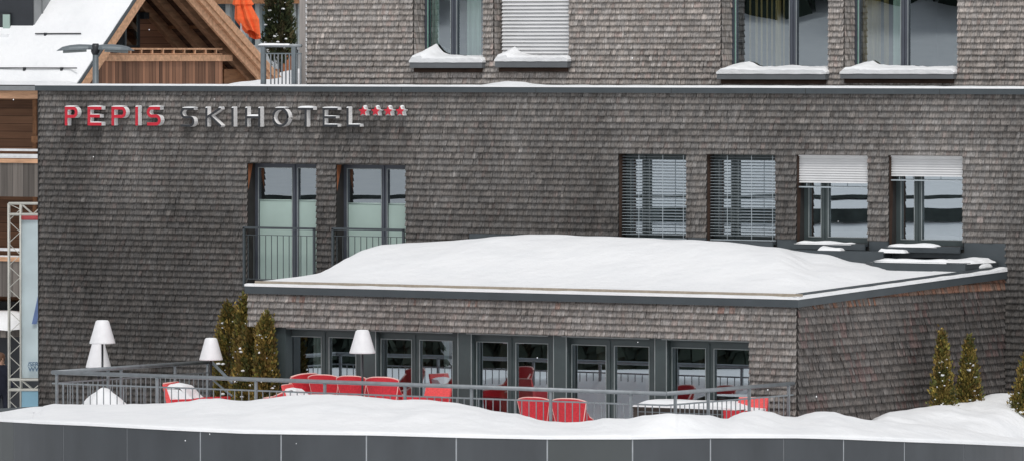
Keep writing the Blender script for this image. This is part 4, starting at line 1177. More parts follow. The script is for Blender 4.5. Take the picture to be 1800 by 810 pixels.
def bank(u, v):
    px = lerp(58, 1850, u)
    th = th_of(px); f0 = drum(th, RC+.015); zf = ztop(th)
    K = PD(px, curve(crest, px) + .8*nz(px*.05, 0, 3), crest_depth(px))
    if v < .06:
        return Vector((f0.x, f0.y, zf - .004 + .06*(v/.06)**.6))
    if v <= .62:
        t = (v-.06)/.56; p = Vector((lerp(f0.x, K.x, t), lerp(f0.y, K.y, t), 0))
        s = t*.35 + .65*math.sin(t*math.pi/2)
        z = lerp(zf+.06, K.z, s)
        amp = math.sin(math.pi*t)
        z += amp*(.10*nz(p.x*.55, p.y*.55, 7) + .035*nz(p.x*2.1, p.y*2.1, 3))*min(1, abs(K.z-zf)*3)
        # never rises over the crest line as seen
        return Vector((p.x, p.y, min(z, lerp(zf+.06, K.z, t)+.16)))
    t = (v-.62)/.38
    back = 1.1 if px < 1190 else (.7 if px < 1400 else 1.0)
    dirv = Vector((0, 1, 0)) if px < 1190 else (Vector((-1, 0, 0)) if px < 1400 else FH)
    q = K + dirv*back*t
    zend = FLOOR+.02 if px < 1400 else K.z-.5
    if 92 < px < 1180: zend = FLOOR + .02
    q.z = lerp(K.z, zend, sst(0, 1, t)) 
    return q
mb = MB(); mb.grid(bank, 560, 44)
mb.grid(lambda u, v: (lambda e: Vector((e.x, e.y, lerp(e.z, e.z-.5, v))))(bank(0, lerp(.12, 1, u))), 44, 2)
tag(mb.build('snow_bank', M['snow'], None, True), 'lumpy white snow bank between the dark panel wall and the terrace railing', None, None, 'stuff')
# low snowy ledge at the left
def ledge(u, v):
    px = lerp(-90, 110, u); th = th_of(px); f0 = drum(th, RC+.01); zf = ztop(th)
    e = PD(px, lerp(725, 714, sst(-20, 70, px)), depth(drum(th))+5.5)
    if v < .08: return Vector((f0.x, f0.y, zf-.003+.04*v/.08))
    t = (v-.08)/.92
    return Vector((lerp(f0.x, e.x, t), lerp(f0.y, e.y, t), lerp(zf+.04, e.z, t)+.06*math.sin(t*math.pi)*nz(px*.03, t*4, 2)))
mb = MB(); mb.grid(ledge, 60, 24)
tag(mb.build('ledge_snow', M['snow'], None, True), 'flat snow on the ledge at the left, in front of the banner truss', None, None, 'stuff')
pe0, pe1 = ledge(0, 1), ledge(1, 1)
lk = MB(); lk.bar(pe0+Vector((0,0,.0)), pe1, .12, .06)
tag(lk.build('ledge_edge', M['metal'], None), 'thin dark metal edge along the back of the left snow ledge', 'roof edge')
# snow mound on the right
mcrest = [(1500,760),(1530,742),(1548,730),(1565,723),(1590,720),(1620,715),(1660,710),(1680,707),(1700,706),(1720,699),(1745,692),(1765,690),(1785,690.5),(1810,695),(1860,706),(1950,715)]
def mound(u, v):
    px = lerp(1490, 1950, u); th = th_of(min(px, 1900)); f0 = drum(th, RC-.25) + RIGHT*max(0, px-1900)*.01; zf = ztop(th)
    d = depth(PX(min(px, 1740), 700, XR+.55)) - .55
    K = PD(px, curve(mcrest, px)+1.2*nz(px*.03, 1, 1), min(d, 124))
    if v <= .8:
        t = v/.8; p = Vector((lerp(f0.x, K.x, t), lerp(f0.y, K.y, t), 0))
        s = .45*t+.55*math.sin(t*math.pi/2)
        z = lerp(zf+.02, K.z, s) + math.sin(math.pi*t)*(.12*nz(p.x*.6, p.y*.6, 2)+.05*nz(p.x*1.9, p.y*1.9, 6))
        return Vector((p.x, p.y, min(z, zat(p.x, p.y, curve(mcrest, px)+1) )))
    t = (v-.8)/.2; q = K + FH*1.6*t; q.z = K.z - .12*t; return q
mb = MB(); mb.grid(mound, 160, 60)
tag(mb.build('snow_mound', M['snow'], None, True), 'large smooth snow mound at the lower right, in front of the side wall thujas', None, None, 'stuff')

# terrace snow
def tsnow(u, v):
    x, y = lerp(XFL+.1, XR-.0, u), lerp(YFR+.05, YA+.0, v)
    return (x, y, FLOOR + .035 + .03*nz(x*.7, y*.7, 2))
mb = MB(); mb.grid(tsnow, 60, 20); tag(mb.build('terrace_snow', M['snow'], None, True), None, None, None, 'stuff')['label'] = 'thin snow cover on the terrace floor'

# ------------------------------------------------------------------ terrace railing
rail = thing('terrace_railing', 'galvanised steel railing with round handrail running round the snowy terrace', 'railing', (XFL, YFR, FLOOR))
YLB = PX(372, 634, XFL).y
ZLB = zat(XFL, YLB, 634); 
ptsR = [('L', Vector((XFL, YLB, ZRL)), Vector((XFL, YFR, ZRL))), ('F', Vector((XFL, YFR, ZRL)), Vector((XFR, YFR, ZRL))), ('R', Vector((XFR, YFR, ZRL)), Vector((XFR, YA-.05, ZRL)))]
posts = {'F': [100, 277, 450, 571, 712, 829, 968, 1109], 'R': [1187, 1245, 1317, 1386], 'L': [190, 213, 308, 365]}
for nm, a, b in ptsR:
    MB().tube(a, b, .037, 12).build('handrail', M['galv'], rail, True)
    lo = Vector((0,0,.20)); MB().bar(a-lo, b-lo, .012, .028).build('rail', M['galv'], rail)
    lo2 = Vector((0,0,1.08)); MB().bar(a-lo2, b-lo2, .012, .028).build('rail', M['galv'], rail)
    L = (b-a).length; d = (b-a).normalized()
    stops = [0.0]
    for px in posts[nm]:
        q = (PY(px, 690, YFR) if nm == 'F' else PX(px, 690, XFR if nm == 'R' else XFL))
        t = (q-a).dot(d); t = max(.05, min(L-.03, t)); stops.append(t)
        pp = a + d*t
        MB().box(pp.x-.024, pp.x+.024, pp.y-.018, pp.y+.018, FLOOR, ZRL-.03).build('post', M['galv'], rail)
        MB().tube(pp+Vector((0,0,-.05)), pp+Vector((0,0,-.025)), .035, 8).build('bracket', M['galv_d'], rail)
    stops.append(L); stops = sorted(set(stops))
    for s0, s1_ in zip(stops, stops[1:]):
        if s1_-s0 < .1: continue
        n = max(1, int(round((s1_-s0)/.155))); mb = MB()
        for i in range(1, n):
            p = a + d*lerp(s0, s1_, i/n)
            mb.tube(p-Vector((0,0,1.07)), p-Vector((0,0,.205)), .0095, 6, caps=False)
        if mb.v: mb.build('baluster_panel', M['galv'], rail, True)
# stair rail falling away at the back left
a = Vector((XFL, YLB, ZRL)); b = PD(408, 672, depth(a)-1.4)
MB().tube(a, b, .03, 10).build('stair_handrail', M['galv_d'], rail, True)
MB().tube(a-Vector((0,0,.32)), b-Vector((0,0,.25)), .02, 8).build('stair_rail', M['galv_d'], rail, True)

# ------------------------------------------------------------------ floor lamps
def floor_lamp(px, y0, y1, wb, d, lab, ybase=None):
    t_, b_ = PD(px, y0, d), PD(px, y1, d); h = t_.z-b_.z; s = F/d
    rb = wb/2/s; rt_ = rb*.50
    zb = FLOOR
    t = thing('floor_lamp', lab, 'lamp', (b_.x, b_.y, zb), 'white outdoor floor lamps')
    MB().lathe((b_.x,b_.y,b_.z), [(rb*.96,-.004),(rb,0.004),(rb*.985,.02),(lerp(rb,rt_,.5),h*.5),(rt_*1.05,h*.95),(rt_*1.0,h*.98),(rt_*.9,h)], 28).build('lamp_shade', M['shade'], t, True)
    MB().tube((b_.x,b_.y,zb), (b_.x,b_.y,b_.z+.02), .021, 10).build('pole', M['pole'], t, True)
    MB().lathe((b_.x,b_.y,zb), [(.17,0),(.17,.02),(.03,.05)], 18).build('base', M['pole'], t, True)
    sn = MB(); sn.lathe((b_.x,b_.y,t_.z), [(rt_*.9,-.004),(rt_*.85,.007),(rt_*.4,.011),(.004,.012)], 16); sn.build('snow_cap', M['snow'], t, smooth=True)
    return t
floor_lamp(180, 563, 603, 46, 120.6, 'white lampshade on a dark pole, highest and leftmost on the terrace')
floor_lamp(173, 603, 645, 45, 124.5, 'lower white lampshade half hidden behind the leftmost lamp pole')
floor_lamp(371, 594, 632, 42, 120.5, 'white lampshade beside the olive thujas')
floor_lamp(637, 580, 620, 46, 117.0, 'white lampshade in front of the terrace doors, above the red chairs')

# ------------------------------------------------------------------ lounge chairs
def chair_parts(t, bright=False, snowy=0):
    """local chair facing -y, origin on the ground"""
    mt = M['red_l'] if bright else M['red']
    W2 = .35
    # seat block
    s = MB()
    s.hexa([(-W2*.82,-.36,.03),(W2*.82,-.36,.03),(W2*.78,.26,.03),(-W2*.78,.26,.03),(-W2*.96,-.42,.36),(W2*.96,-.42,.36),(W2*.85,.24,.31),(-W2*.85,.24,.31)])
    ob = [s.build('seat', mt, t)]
    # curved back shell
    def bp(u, v, off=0):
        a = (u-.5)*2
        w = (W2-.16) + .15*v**1.1
        top = .93 - .06*abs(a)**3
        z = lerp(.05, top, v)
        y = .24 + .20*v - .13*abs(a)**2.2*(.4+.6*v) + off
        return Vector((a*w, y, z))
    b = MB(); nu, nv = 16, 10
    b.grid(lambda u, v: bp(u, v), nu, nv); b.grid(lambda u, v: bp(u, v, .035), nu, nv)
    b.grid(lambda u, v: bp(u, 1, .035*v), nu, 1); b.grid(lambda u, v: bp(0, u, .035*v), nv, 1); b.grid(lambda u, v: bp(1, u, .035*v), nv, 1)
    ob.append(b.build('backrest', mt, t, True))
    r = MB(); pts = [bp(i/16, 1, .018)+Vector((0,0,.004)) for i in range(17)]
    for p, q in zip(pts, pts[1:]): r.tube(p, q, .018, 6, caps=False)
    for e_ in (0, 1):
        pe_ = [bp(e_, i/8, .018) for i in range(2, 9)]
        for p, q in zip(pe_, pe_[1:]): r.tube(p, q, .016, 6, caps=False)
    ob.append(r.build('rim', M['rim'], t, True))
    for sg in (-1, 1):
        ar = MB()
        o = [(.30,.80,.88),(.10,.58,.96),(-.16,.49,1.04),(-.42,.455,1.08),(-.40,.05,.93),(.24,.05,.76)]
        P_ = [Vector((sg*W2*k, y, z)) for (y, z, k) in o]; Q_ = [p - Vector((sg*.035,0,0)) for p in P_]
        ar.poly(P_); ar.poly(Q_)
        for i in range(len(P_)): ar.quad(P_[i], P_[(i+1)%6], Q_[(i+1)%6], Q_[i])
        ob.append(ar.build('armrest', mt, t))
        rr = MB()
        for i in range(3): rr.tube(P_[i]-Vector((sg*.017,0,-.004)), P_[i+1]-Vector((sg*.017,0,-.004)), .020, 6)
        rr2 = rr.build('rim', M['rim'], t, True); ob.append(rr2)
    if snowy:
        sn = MB(); sn.grid(lambda u, v: ((u-.5)*W2*1.7, lerp(-.38,.27,v), .34+snowy*math.sin(math.pi*min(1,max(0,.08+.84*u)))**.4*(.5+.5*v)+.03*nz(u*3,v*3)), 14, 12)
        ob.append(sn.build('snow_cap', M['snow'], t, True))
    return ob
def low_parts(t, snowy=0):
    """low lounge seat with a short slanted back, facing -y"""
    s = MB(); s.hexa([(-.32,-.52,.05),(.32,-.52,.05),(.32,.36,.05),(-.32,.36,.05),(-.36,-.56,.80),(.36,-.56,.80),(.36,.36,.76),(-.36,.36,.76)])
    s.build('seat', M['red'], t)
    b = MB(); b.hexa([(-.37,.26,.50),(.37,.26,.50),(.36,.36,.40),(-.36,.36,.40),(-.36,.46,1.05),(.36,.46,1.05),(.36,.51,1.04),(-.36,.51,1.04)])
    b.build('backrest', M['red_l'], t)
    r = MB(); r.tube((-.36,.485,1.05),(.36,.485,1.05),.018,6); r.build('rim', M['rim'], t, True)
    if snowy:
        sn = MB(); sn.grid(lambda u, v: ((u-.5)*.70, lerp(-.05,.44,v), .77+(snowy-.15)*sst(-.02,.5,v)*math.sin(math.pi*min(1,max(0,.10+.8*u)))**.3+.03*nz(u*3,v*3)), 14, 12)
        sn.grid(lambda u, v: ((0-.5)*.70+.70*0, lerp(-.05,.44,u), lerp(.72, .77+(snowy-.15)*sst(-.02,.5,u)*.67, v)), 12, 1)
        sn.grid(lambda u, v: (.35, lerp(-.05,.44,u), lerp(.72, .77+(snowy-.15)*sst(-.02,.5,u)*.67, v)), 12, 1)
        sn.build('snow_cap', M['snow'], t, True)
def chair(px, ytop, d, rot, lab, z=None, scale=1.0, bright=False, snowy=0, src=None, low=False):
    p = PD(px, ytop, d); base = Vector((p.x, p.y, p.z - (1.05 if low else .93)*scale))
    t = thing('lounge_chair', lab, 'chair', (0,0,0), 'red woven lounge chairs on the terrace')
    if src:
        for c in src.children:
            n = c.copy(); COL.objects.link(n); n.parent = t
    elif low: low_parts(t, snowy)
    else: chair_parts(t, bright, snowy)
    t.location = base; t.rotation_euler = (0, 0, rot); t.scale = (scale,)*3
    return t, base
# rotation 0 = back towards +y, i.e. the sitter looks at the camera side; pi = seen from behind
yv = YAW
c3, b3 = chair(577, 657, 119.0, yv+math.pi-.28, 'red lounge chair seen from behind, second from the left in the close row of four', scale=.86)
lst = [b3]
def more(*a, **k):
    t, b = chair(*a, **k); lst.append(b); return t
more(515, 655, 119.6, yv+math.pi+.75, 'red lounge chair turned to the left, at the left end of the row of four', src=c3, scale=1.0)
more(626, 659, 118.2, yv+math.pi-.28, 'red lounge chair seen from behind, third in the close row of four', src=c3, scale=.84)
more(681, 661, 117.3, yv+math.pi-.3, 'red lounge chair at the right end of the close row of four', src=c3, scale=.92)
more(947, 696.5, 115.2, yv+math.pi-.32, 'lone pair of red chairs seen from behind, the left one', src=c3, scale=.88)
more(1009, 698.5, 114.7, yv+math.pi-.32, 'lone pair of red chairs seen from behind, the right one', src=c3, scale=.95)
cb, b_ = chair(752, 677, 117.2, yv-.60, 'bright red low lounge seat turned sideways, right of the row of four', low=True, scale=.76); lst.append(b_)
cs_, b_ = chair(343, 673, 120.0, yv+1.25, 'red low lounge seat heaped with snow, left of the thujas', low=True, snowy=.42, scale=1.0); lst.append(b_)
cs2, b_ = chair(533, 676, 117.9, yv+1.2, 'snow-filled low red seat in front of the leftmost chair of the row', low=True, snowy=.34, scale=.66); lst.append(b_)
cs3, b_ = chair(1312, 700, 114.0, yv-.40, 'bright red low seat flecked with snow beside the rattan chest', low=True, snowy=.20, scale=.76); lst.append(b_)
for b in lst: print('chair base rel floor %.2f  y-YFR %.2f' % (b.z-FLOOR, b.y-YFR))
# snow that the chairs stand in
mb = MB()
for k, b in enumerate(lst):
    if b.z > FLOOR+.05:
        h = b.z-FLOOR+.03
        mb.grid(lambda u, v: (b.x+(.15+.75*math.sqrt(u))*0+u*.95*math.cos(v*6.2832), b.y+u*.95*math.sin(v*6.2832), FLOOR+.02+h*(1-sst(.55, 1, u))), 10, 24)
if mb.v: tag(mb.build('packed_snow', M['snow'], None, True), 'packed snow heaped under the red terrace chairs', None, None, 'stuff')
# fallen snow heap behind the railing, left
c = PD(190, 712, 119.3)
mb = MB(); mb.grid(lambda u, v: (c.x+lerp(-.62,.62,u), c.y+lerp(-.5,.5,v), FLOOR + (c.z-FLOOR+.26)*max(0, 1-((u-.42)*2)**2*.95)**.6*max(0, 1-((v-.5)*2)**2)**.5 + .03*nz(u*6,v*6)*1 + .07*math.exp(-((u-.42)/.07)**2)*math.sin(math.pi*v)), 36, 20)
tag(mb.build('snow_heap', M['snow'], None, True), 'small pointed heap of snow on the terrace below the two leftmost lamps', None, None, 'stuff')

# rattan chest with snow
p0 = PD(1113, 714, 115.0); zt = p0.z; L = 2.12
ch = thing('rattan_chest', 'dark brown rattan chest with a thick snow lid behind the railing corner', 'chest', (p0.x, p0.y, FLOOR))
mb = MB(); mb.box(p0.x, p0.x+L, p0.y, p0.y+.75, FLOOR+.02, zt-.03); mb.build('chest_body', M['rattan'], ch)
MB().box(p0.x-.02, p0.x+L+.02, p0.y-.02, p0.y+.77, zt-.028, zt).build('lid', M['rattan'], ch)
def cl_(u, v):
    x, y = p0.x+lerp(-.02, L+.02, u), p0.y+lerp(-.03, .77, v)
    e = (min(1, u/.10)**.5 if u < .10 else 1)*(min(1, (1-u)/.16)**.6)
    return (x, y, zt+.003+.115*e*(.45+.55*sst(0,.25,v))*(1+.22*nz(x*1.5,y*1.5,3)))
mb = MB(); mb.grid(cl_, 50, 12); mb.grid(lambda u, v: (cl_(u,0)[0], cl_(u,0)[1], lerp(zt+.002, cl_(u,0)[2], v)), 50, 1)
mb.build('snow_cap', M['snow'], ch, smooth=True)
b_ = MB(); b_.box(p0.x+.10, p0.x+L-.1, p0.y-.026, p0.y-.021, zt-.09, zt-.075); b_.build('handle', M['galv_d'], ch)

# ------------------------------------------------------------------ truss frame and banner
dT = 139.0
tO = PD(14, 357, dT); tr = thing('banner_truss', 'white lattice truss frame standing at the corner of the hotel', 'truss', (tO.x, tO.y, rel(-9)))
def T(px, py, off=0.0): 
    v = PD(px, py, dT) + FH*off; return v
zt, zbm = T(25,358).z, rel(-8.6)
xl, xr = T(15,500), T(36,500)
Hh = RIGHT
def upright(l, r, z0, z1, seed):
    mb = MB(); w = (r-l).length; cs_ = [l, r, l+FH*w, r+FH*w]
    for c_ in cs_: mb.tube((c_.x,c_.y,z0), (c_.x,c_.y,z1), .021, 8)
    z = z0; k = 0
    while z < z1-.1:
        for a, b in ((0,1),(0,2),(1,3)):
            p, q = (cs_[a], cs_[b]) if k % 2 else (cs_[b], cs_[a])
            mb.tube((p.x,p.y,z), (q.x,q.y,min(z1, z+.24)), .009, 6, caps=False)
        z += .24; k += 1
    return mb
upright(xl, xr, zbm, zt, 1).build('upright', M['white'], tr, True)
def beam(z0, z1):
    mb = MB(); l = xl; L = 4.2; w = (xr-xl).length
    for o in (Vector((0,0,0)), FH*w):
        for z in (z0, z1):
            a = l+o; b = l+o+RIGHT*L; mb.tube((a.x,a.y,z), (b.x,b.y,z), .026, 8)
        s = w; k = 0
        while s < L:
            a, b = l+o+RIGHT*s, l+o+RIGHT*min(L, s+.26); za, zb = (z0, z1) if k % 2 else (z1, z0)
            mb.tube((a.x,a.y,za), (b.x,b.y,zb), .012, 6, caps=False); s += .26; k += 1
    return mb
beam(T(25,377).z, T(25,358).z).build('crossbeam', M['white'], tr, True)
beam(T(25,685).z, T(25,667).z).build('crossbeam', M['white'], tr, True)
x2 = xl+RIGHT*4.2
upright(x2, x2+RIGHT*.25, zbm, zt, 2).build('upright', M['white'], tr, True)
bn = thing('banner', 'pale blue printed banner with a red top strip hung in the white truss', 'banner', tuple(T(36, 660)))
def bquad(px0, px1, py0, py1, off, mat, name, par=bn, label=None):
    a, b = T(px0, py0, off), T(px1, py1, off); mb = MB()
    p = [Vector((a.x,a.y,b.z)), Vector((b.x,b.y,b.z)), Vector((b.x,b.y,a.z)), Vector((a.x,a.y,a.z))]
    mb.hexa([p[0],p[1],p[1]+FH*.004,p[0]+FH*.004,p[3],p[2],p[2]+FH*.004,p[3]+FH*.004]); return mb.build(name, M[mat], par, label=label)
bquad(35, 330, 387, 664, .06, 'banner', 'banner_cloth')
bquad(35, 330, 377.5, 386.7, .055, 'b_red', 'header_strip')
bquad(35, 330, 686, 730, .06, 'banner_d', 'banner_cloth', label='darker blue lower banner')
# slanted blue stroke of the logo
mb = MB(); q = [T(55.5,569,.05), T(64,569,.05), T(76,512,.05), T(68,512,.05)]
mb.poly(q); q2 = [T(64,569,.05), T(76,512,.05), T(96,512,.05), T(108,569,.05), T(98,569,.05), T(85,522,.05)]
mb.poly([T(76,512,.05),T(85,512,.05),T(106,569,.05),T(97,569,.05)])
mb.build('logo_mark', M['b_blue'], bn)
def text(s, px, py, h, off, mat, par):
    cu = bpy.data.curves.new('lettering', 'FONT'); cu.body = s; cu.size = h; cu.extrude = .001; cu.offset = .004
    tmp = bpy.data.objects.new('tmp', cu); COL.objects.link(tmp)
    dg = bpy.context.evaluated_depsgraph_get(); me = bpy.data.meshes.new_from_object(tmp.evaluated_get(dg))
    bpy.data.objects.remove(tmp)
    o = T(px, py, off)
    me.transform(Matrix.Translation(o) @ Matrix(((RIGHT.x,0,-FH.x,0),(RIGHT.y,0,-FH.y,0),(0,1,0,0),(0,0,0,1))))
    me.materials.clear(); me.materials.append(M[mat])
    ob = bpy.data.objects.new('lettering', me); COL.objects.link(ob); adopt(ob, par); return ob
text('WWW.', 49.5, 652, .135, .052, 'b_text', bn)
text('/SERV', 48.5, 643, .125, .052, 'b_text', bn)

# person by the truss, cut by the left edge
pp = PD(1.5, 621, 141.5); fz = pp.z-1.74
per = bpy.data.meshes.new('person')
J = {'pel':(0,0,.95,.15,.11),'waist':(0,0,1.10,.145,.11),'chest':(0,0,1.32,.17,.12),'neck':(0,.0,1.50,.065,.065),'head0':(0,-.01,1.58,.075,.085),'head1':(0,-.01,1.67,.082,.095),
     'shl':(-.19,0,1.42,.075,.07),'ell':(-.27,.02,1.15,.055,.055),'wrl':(-.20,-.16,1.0,.042,.042),'shr':(.19,0,1.42,.075,.07),'elr':(.26,.03,1.15,.055,.055),'wrr':(.20,-.14,1.0,.042,.042),
     'hl':(-.10,0,.88,.10,.10),'kl':(-.11,-.02,.50,.07,.07),'al':(-.12,.02,.09,.05,.05),'fl':(-.12,-.14,.04,.045,.035),'hr':(.10,0,.88,.10,.10),'kr':(.11,-.02,.50,.07,.07),'ar':(.12,.02,.09,.05,.05),'fr':(.12,-.14,.04,.045,.035)}
names = list(J); idx = {n: i for i, n in enumerate(names)}
E = [('pel','waist'),('waist','chest'),('chest','neck'),('neck','head0'),('head0','head1'),('chest','shl'),('shl','ell'),('ell','wrl'),('chest','shr'),('shr','elr'),('elr','wrr'),('pel','hl'),('hl','kl'),('kl','al'),('al','fl'),('pel','hr'),('hr','kr'),('kr','ar'),('ar','fr')]
per.from_pydata([J[n][:3] for n in names], [(idx[a], idx[b]) for a, b in E], [])
po = bpy.data.objects.new('person', per); COL.objects.link(po)
sk = po.modifiers.new('skin', 'SKIN')
if not per.skin_vertices: 
    bpy.context.view_layer.objects.active = po; bpy.ops.mesh.customdata_skin_add()
for n in names:
    v = per.skin_vertices[0].data[idx[n]]; v.radius = J[n][3:]; v.use_root = (n == 'pel')
sb = po.modifiers.new('sub', 'SUBSURF'); sb.levels = 2; sb.render_levels = 2
per.materials.append(M['jacket'])
po.location = (pp.x, pp.y, fz); po.rotation_euler = (0, 0, yv+.5)
tag(po, 'brown-haired person in a dark navy jacket standing by the truss at the left edge', 'person')
dgx = bpy.context.evaluated_depsgraph_get(); me2 = bpy.data.meshes.new_from_object(po.evaluated_get(dgx))
po.modifiers.clear(); po.data = me2; me2.name = 'person'; me2.materials.clear(); me2.materials.append(M['jacket']); me2.materials.append(M['skin'])
for f in me2.polygons:
    f.use_smooth = True
    if f.center.z > 1.50: f.material_index = 1
hm = MB(); hm.lathe((0,.02,1.64), [(.02,-.14),(.085,-.11),(.108,-.02),(.110,.05),(.085,.10),(.03,.125),(.004,.13)], 16, .95, 1.05)
ho = hm.build('hair', M['hair'], None, True); ho.parent = po
ng = MB(); ng.lathe((0,-.105,1.62), [(.008,-.02),(.014,0),(.005,.03)], 8); no_ = ng.build('nose', M['skin'], None, True); no_.parent = po

# ------------------------------------------------------------------ things behind the chalet gable
dB = 172.0
pb = PD(460, 60, dB)
bg = thing('glazed_pavilion', 'pale building with large panes and a brown beam behind the orange parasol', 'building', (pb.x, pb.y, rel(-3)))
gl0, gl1 = PY(330, 60, pb.y).x, PY(640, 60, pb.y).x
zz = lambda py: PY(470, py, pb.y).z
mb = MB(); mb.box(gl0, gl1, pb.y, pb.y+.2, zz(250), zz(80)); mb.box(gl0, gl1, pb.y+.5, pb.y+.6, zz(80), zz(-80)); mb.build('wall', M['render_w'], bg)
MB().box(gl0, gl1, pb.y-.25, pb.y+.25, zz(7), zz(-4)).build('beam', M['wood_beam'], bg)
MB().box(gl0, gl1, pb.y-.2, pb.y+.2, zz(-5), zz(-60)).build('soffit', M['dormer'], bg)
for px in (404, 433, 456, 481, 520, 531, 560):
    x = PY(px, 40, pb.y).x; MB().box(x-.07, x+.07, pb.y-.1, pb.y+.05, zz(80), zz(7)).build('column', M['seal'], bg)
gp = MB().box(gl0, gl1, pb.y+.02, pb.y+.04, zz(80), zz(7)).build('window', M['glass'], bg)
x0_, x1_ = PY(492, 110, pb.y).x, PY(524, 110, pb.y).x
MB().box(x0_, x1_, pb.y-.04, pb.y-.005, zz(130), zz(88)).build('door', M['dormer'], bg)
MB().box(x0_+.12, x1_-.1, pb.y-.06, pb.y-.042, zz(126), zz(93)).build('pane', M['wedge'], bg)
# snow slope round the pavilion
def hill(u, v):
    px = lerp(300, 700, u); p = PD(px, lerp(165, 118, sst(330, 560, px)), lerp(160, 171.5, v)); p.z -= (1-v)*.25; return p
hb = MB(); hb.grid(hill, 30, 6); tag(hb.build('snow_field', M['snow'], None, True), None, None, None, 'structure')
# orange parasol, folded
pt = PD(424, -28, 165.0)
ps = thing('folded_parasol', 'folded bright orange parasol behind the chalet gable', 'parasol', (pt.x, pt.y, pt.z-3.2))
MB().tube((pt.x,pt.y,pt.z-3.2), (pt.x,pt.y,pt.z+.05), .03, 8).build('pole', M['white_p'], ps)
prof = [(0,.03),(.25,.13),(.52,.22),(.56,.17),(.9,.25),(1.3,.16)]
mb = MB(); n = 28
def pf(i, k):
    zz_, r_ = prof[i]; a = 6.2832*k/n; rr = r_*(1+.28*math.cos(a*7)); sw = .30*(zz_/1.3)**2
    return (pt.x+rr*math.cos(a)+RIGHT.x*sw, pt.y+rr*math.sin(a)+RIGHT.y*sw, pt.z-zz_*1.0 - (.12*math.sin(a) if i == 5 else 0))
for i in range(len(prof)-1):
    for k in range(n): mb.quad(pf(i,k), pf(i,k+1), pf(i+1,k+1), pf(i+1,k))
mb.build('canopy', M['orange'], ps, smooth=False)
b = PD(491, 82, 160.0)
thuja('thuja_tree', 'dense dark green thuja column behind the roof railing', b-Vector((0,0,.3)), 2.6, .37, 9000, 91, green, None, 34, pinch=.25, leaf=.07, flat=.4)

# ------------------------------------------------------------------ ground and the slope across the street (seen only in the panes)
gr = MB(); gr.quad((-500,-500,rel(-13)),(500,-500,rel(-13)),(500,500,rel(-13)),(-500,500,rel(-13)))
tag(gr.build('ground', M['snow']), None, None, None, 'structure')
HD = Vector((-math.sin(YAW), -math.cos(YAW), 0)); HP = Vector((HD.y, -HD.x, 0))
O0 = Vector((2, -3, 0))
def hz(t, y): return rel(-(y-96)*(1/92.0+t/11400.0))
prof = [(62, rel(-13)), (70, hz(70, 680)), (98, hz(98, 625)), (98.6, hz(98.6, 560)), (108, hz(108, 397)), (108.5, hz(108.5, 373)), (114, hz(114, 354)), (114.4, hz(114.4, 348)), (126, hz(126, 285)), (140, hz(140, 150)), (150, hz(150, 48)), (175, hz(175,-250)), (230, rel(55))]
def slope(u, v):
    s = lerp(-90, 90, u)
    i = v*(len(prof)-1); k = min(int(i), len(prof)-2); f = i-k
    t = lerp(prof[k][0], prof[k+1][0], f); z = lerp(prof[k][1], prof[k+1][1], f)
    p = O0 + HD*t + HP*s; w_ = (.13 if t > 99 else .10)
    return (p.x, p.y, z + w_*nz(s*.08, t*.02, 1) + .04*nz(s*.3, t*.2, 4))
sp_ = MB(); sp_.grid(slope, 180, (len(prof)-1)*4); tag(sp_.build('snow_slope', M['snow'], None, True), None, None, None, 'structure')
fb = MB()
rf_ = random.Random(12)
def conifer(t, s, zb, h, r):
    p = O0+HD*t+HP*s; n = 7
    for lv in range(5):
        z0 = zb+h*lv/5.6; rr = r*(1-lv/5.4)
        for k in range(n):
            a0, a1 = 6.283*k/n+lv, 6.283*(k+.9)/n+lv
            fb.poly([(p.x+rr*math.cos(a0)*rf_.uniform(.8,1.1), p.y+rr*math.sin(a0), z0), (p.x+rr*math.cos(a1), p.y+rr*math.sin(a1)*rf_.uniform(.8,1.1), z0-.1), (p.x, p.y, z0+h/3.2)])
for i in range(420): conifer(152+rf_.random()*34, rf_.uniform(-85,85), hz(152, 60)+rf_.uniform(-.5,3), rf_.uniform(9,16), rf_.uniform(2,3.2))
for i in range(760): conifer(96.5+rf_.random()*1.4, rf_.uniform(-80,80), hz(98, 630)+rf_.uniform(-.25,.1), rf_.uniform(2.3,3.2), rf_.uniform(.6,.95))
tag(fb.build('far_forest', M['forest']), 'dark conifer forest on the snowy slope across the street', None, None, 'stuff')
bm_ = MB()
for (t, y0, y1) in ((107.9, 396, 372), (113.9, 354, 348)):
    a, b = O0+HD*t+HP*-85, O0+HD*t+HP*85
    bm_.hexa([Vector((a.x,a.y,hz(t,y0))), Vector((b.x,b.y,hz(t,y0))), Vector((b.x,b.y,hz(t,y0)))+HD*.3, Vector((a.x,a.y,hz(t,y0)))+HD*.3,
              Vector((a.x,a.y,hz(t,y1))), Vector((b.x,b.y,hz(t,y1))), Vector((b.x,b.y,hz(t,y1)))+HD*.3, Vector((a.x,a.y,hz(t,y1)))+HD*.3])
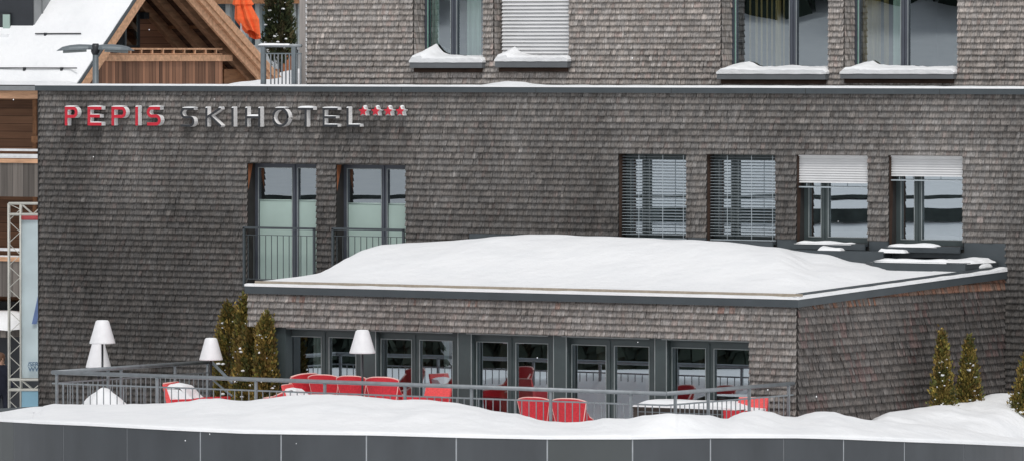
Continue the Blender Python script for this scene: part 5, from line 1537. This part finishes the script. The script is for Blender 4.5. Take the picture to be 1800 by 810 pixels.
tag(bm_.build('retaining_wall', M['stone']), 'dark terrace walls across the far snowy slope', 'wall')

# a few flakes in the air
fl = MB(); rf_ = random.Random(5)
for i in range(22):
    p = PD(rf_.uniform(0,1800), rf_.uniform(0,810), rf_.uniform(60, 108)); s = rf_.uniform(.003, .0075)
    fl.lathe(p, [(s*.6,-s),(s,0),(s*.6,s)], 6)
tag(fl.build('falling_snowflakes', M['snow']), 'sparse tiny snowflakes drifting in the air', None, None, 'stuff')

# ------------------------------------------------------------------ camera, light, world
cam = bpy.data.cameras.new('camera'); co = bpy.data.objects.new('camera', cam); COL.objects.link(co)
cam.sensor_width = 36; cam.lens = F/1800*36; cam.clip_end = 2000; cam.clip_start = 1
rot = Matrix((RIGHT, UP, -FWD)).transposed()
co.matrix_world = Matrix.Translation(CAM) @ rot.to_4x4()
scene.camera = co

world = bpy.data.worlds.new('World'); scene.world = world; world.use_nodes = True
N, L = world.node_tree.nodes, world.node_tree.links; bgn = N['Background']
sky = N.new('ShaderNodeTexSky'); sky.sky_type = 'NISHITA'; sky.sun_disc = False
SE, SAZ = R(58), R(146)    # azimuth clockwise from +Y
sky.sun_elevation = SE; sky.sun_rotation = SAZ; sky.dust_density = 3; sky.air_density = 1.0; sky.altitude = 1500
hs_ = N.new('ShaderNodeHueSaturation'); hs_.inputs['Saturation'].default_value = .16
L.new(sky.outputs['Color'], hs_.inputs['Color']); L.new(hs_.outputs['Color'], bgn.inputs['Color']); bgn.inputs['Strength'].default_value = .13
sd = bpy.data.lights.new('sun', 'SUN'); sd.energy = 1.1; sd.angle = R(13); sd.color = (1, .975, .94)
so = bpy.data.objects.new('sun', sd); COL.objects.link(so)
dirv = Vector((math.sin(SAZ)*math.cos(SE), math.cos(SAZ)*math.cos(SE), math.sin(SE)))
so.rotation_euler = dirv.to_track_quat('Z', 'Y').to_euler()
scene.view_settings.view_transform = 'Standard'; scene.view_settings.look = 'None'
scene.view_settings.exposure = 0.34; scene.view_settings.gamma = 1
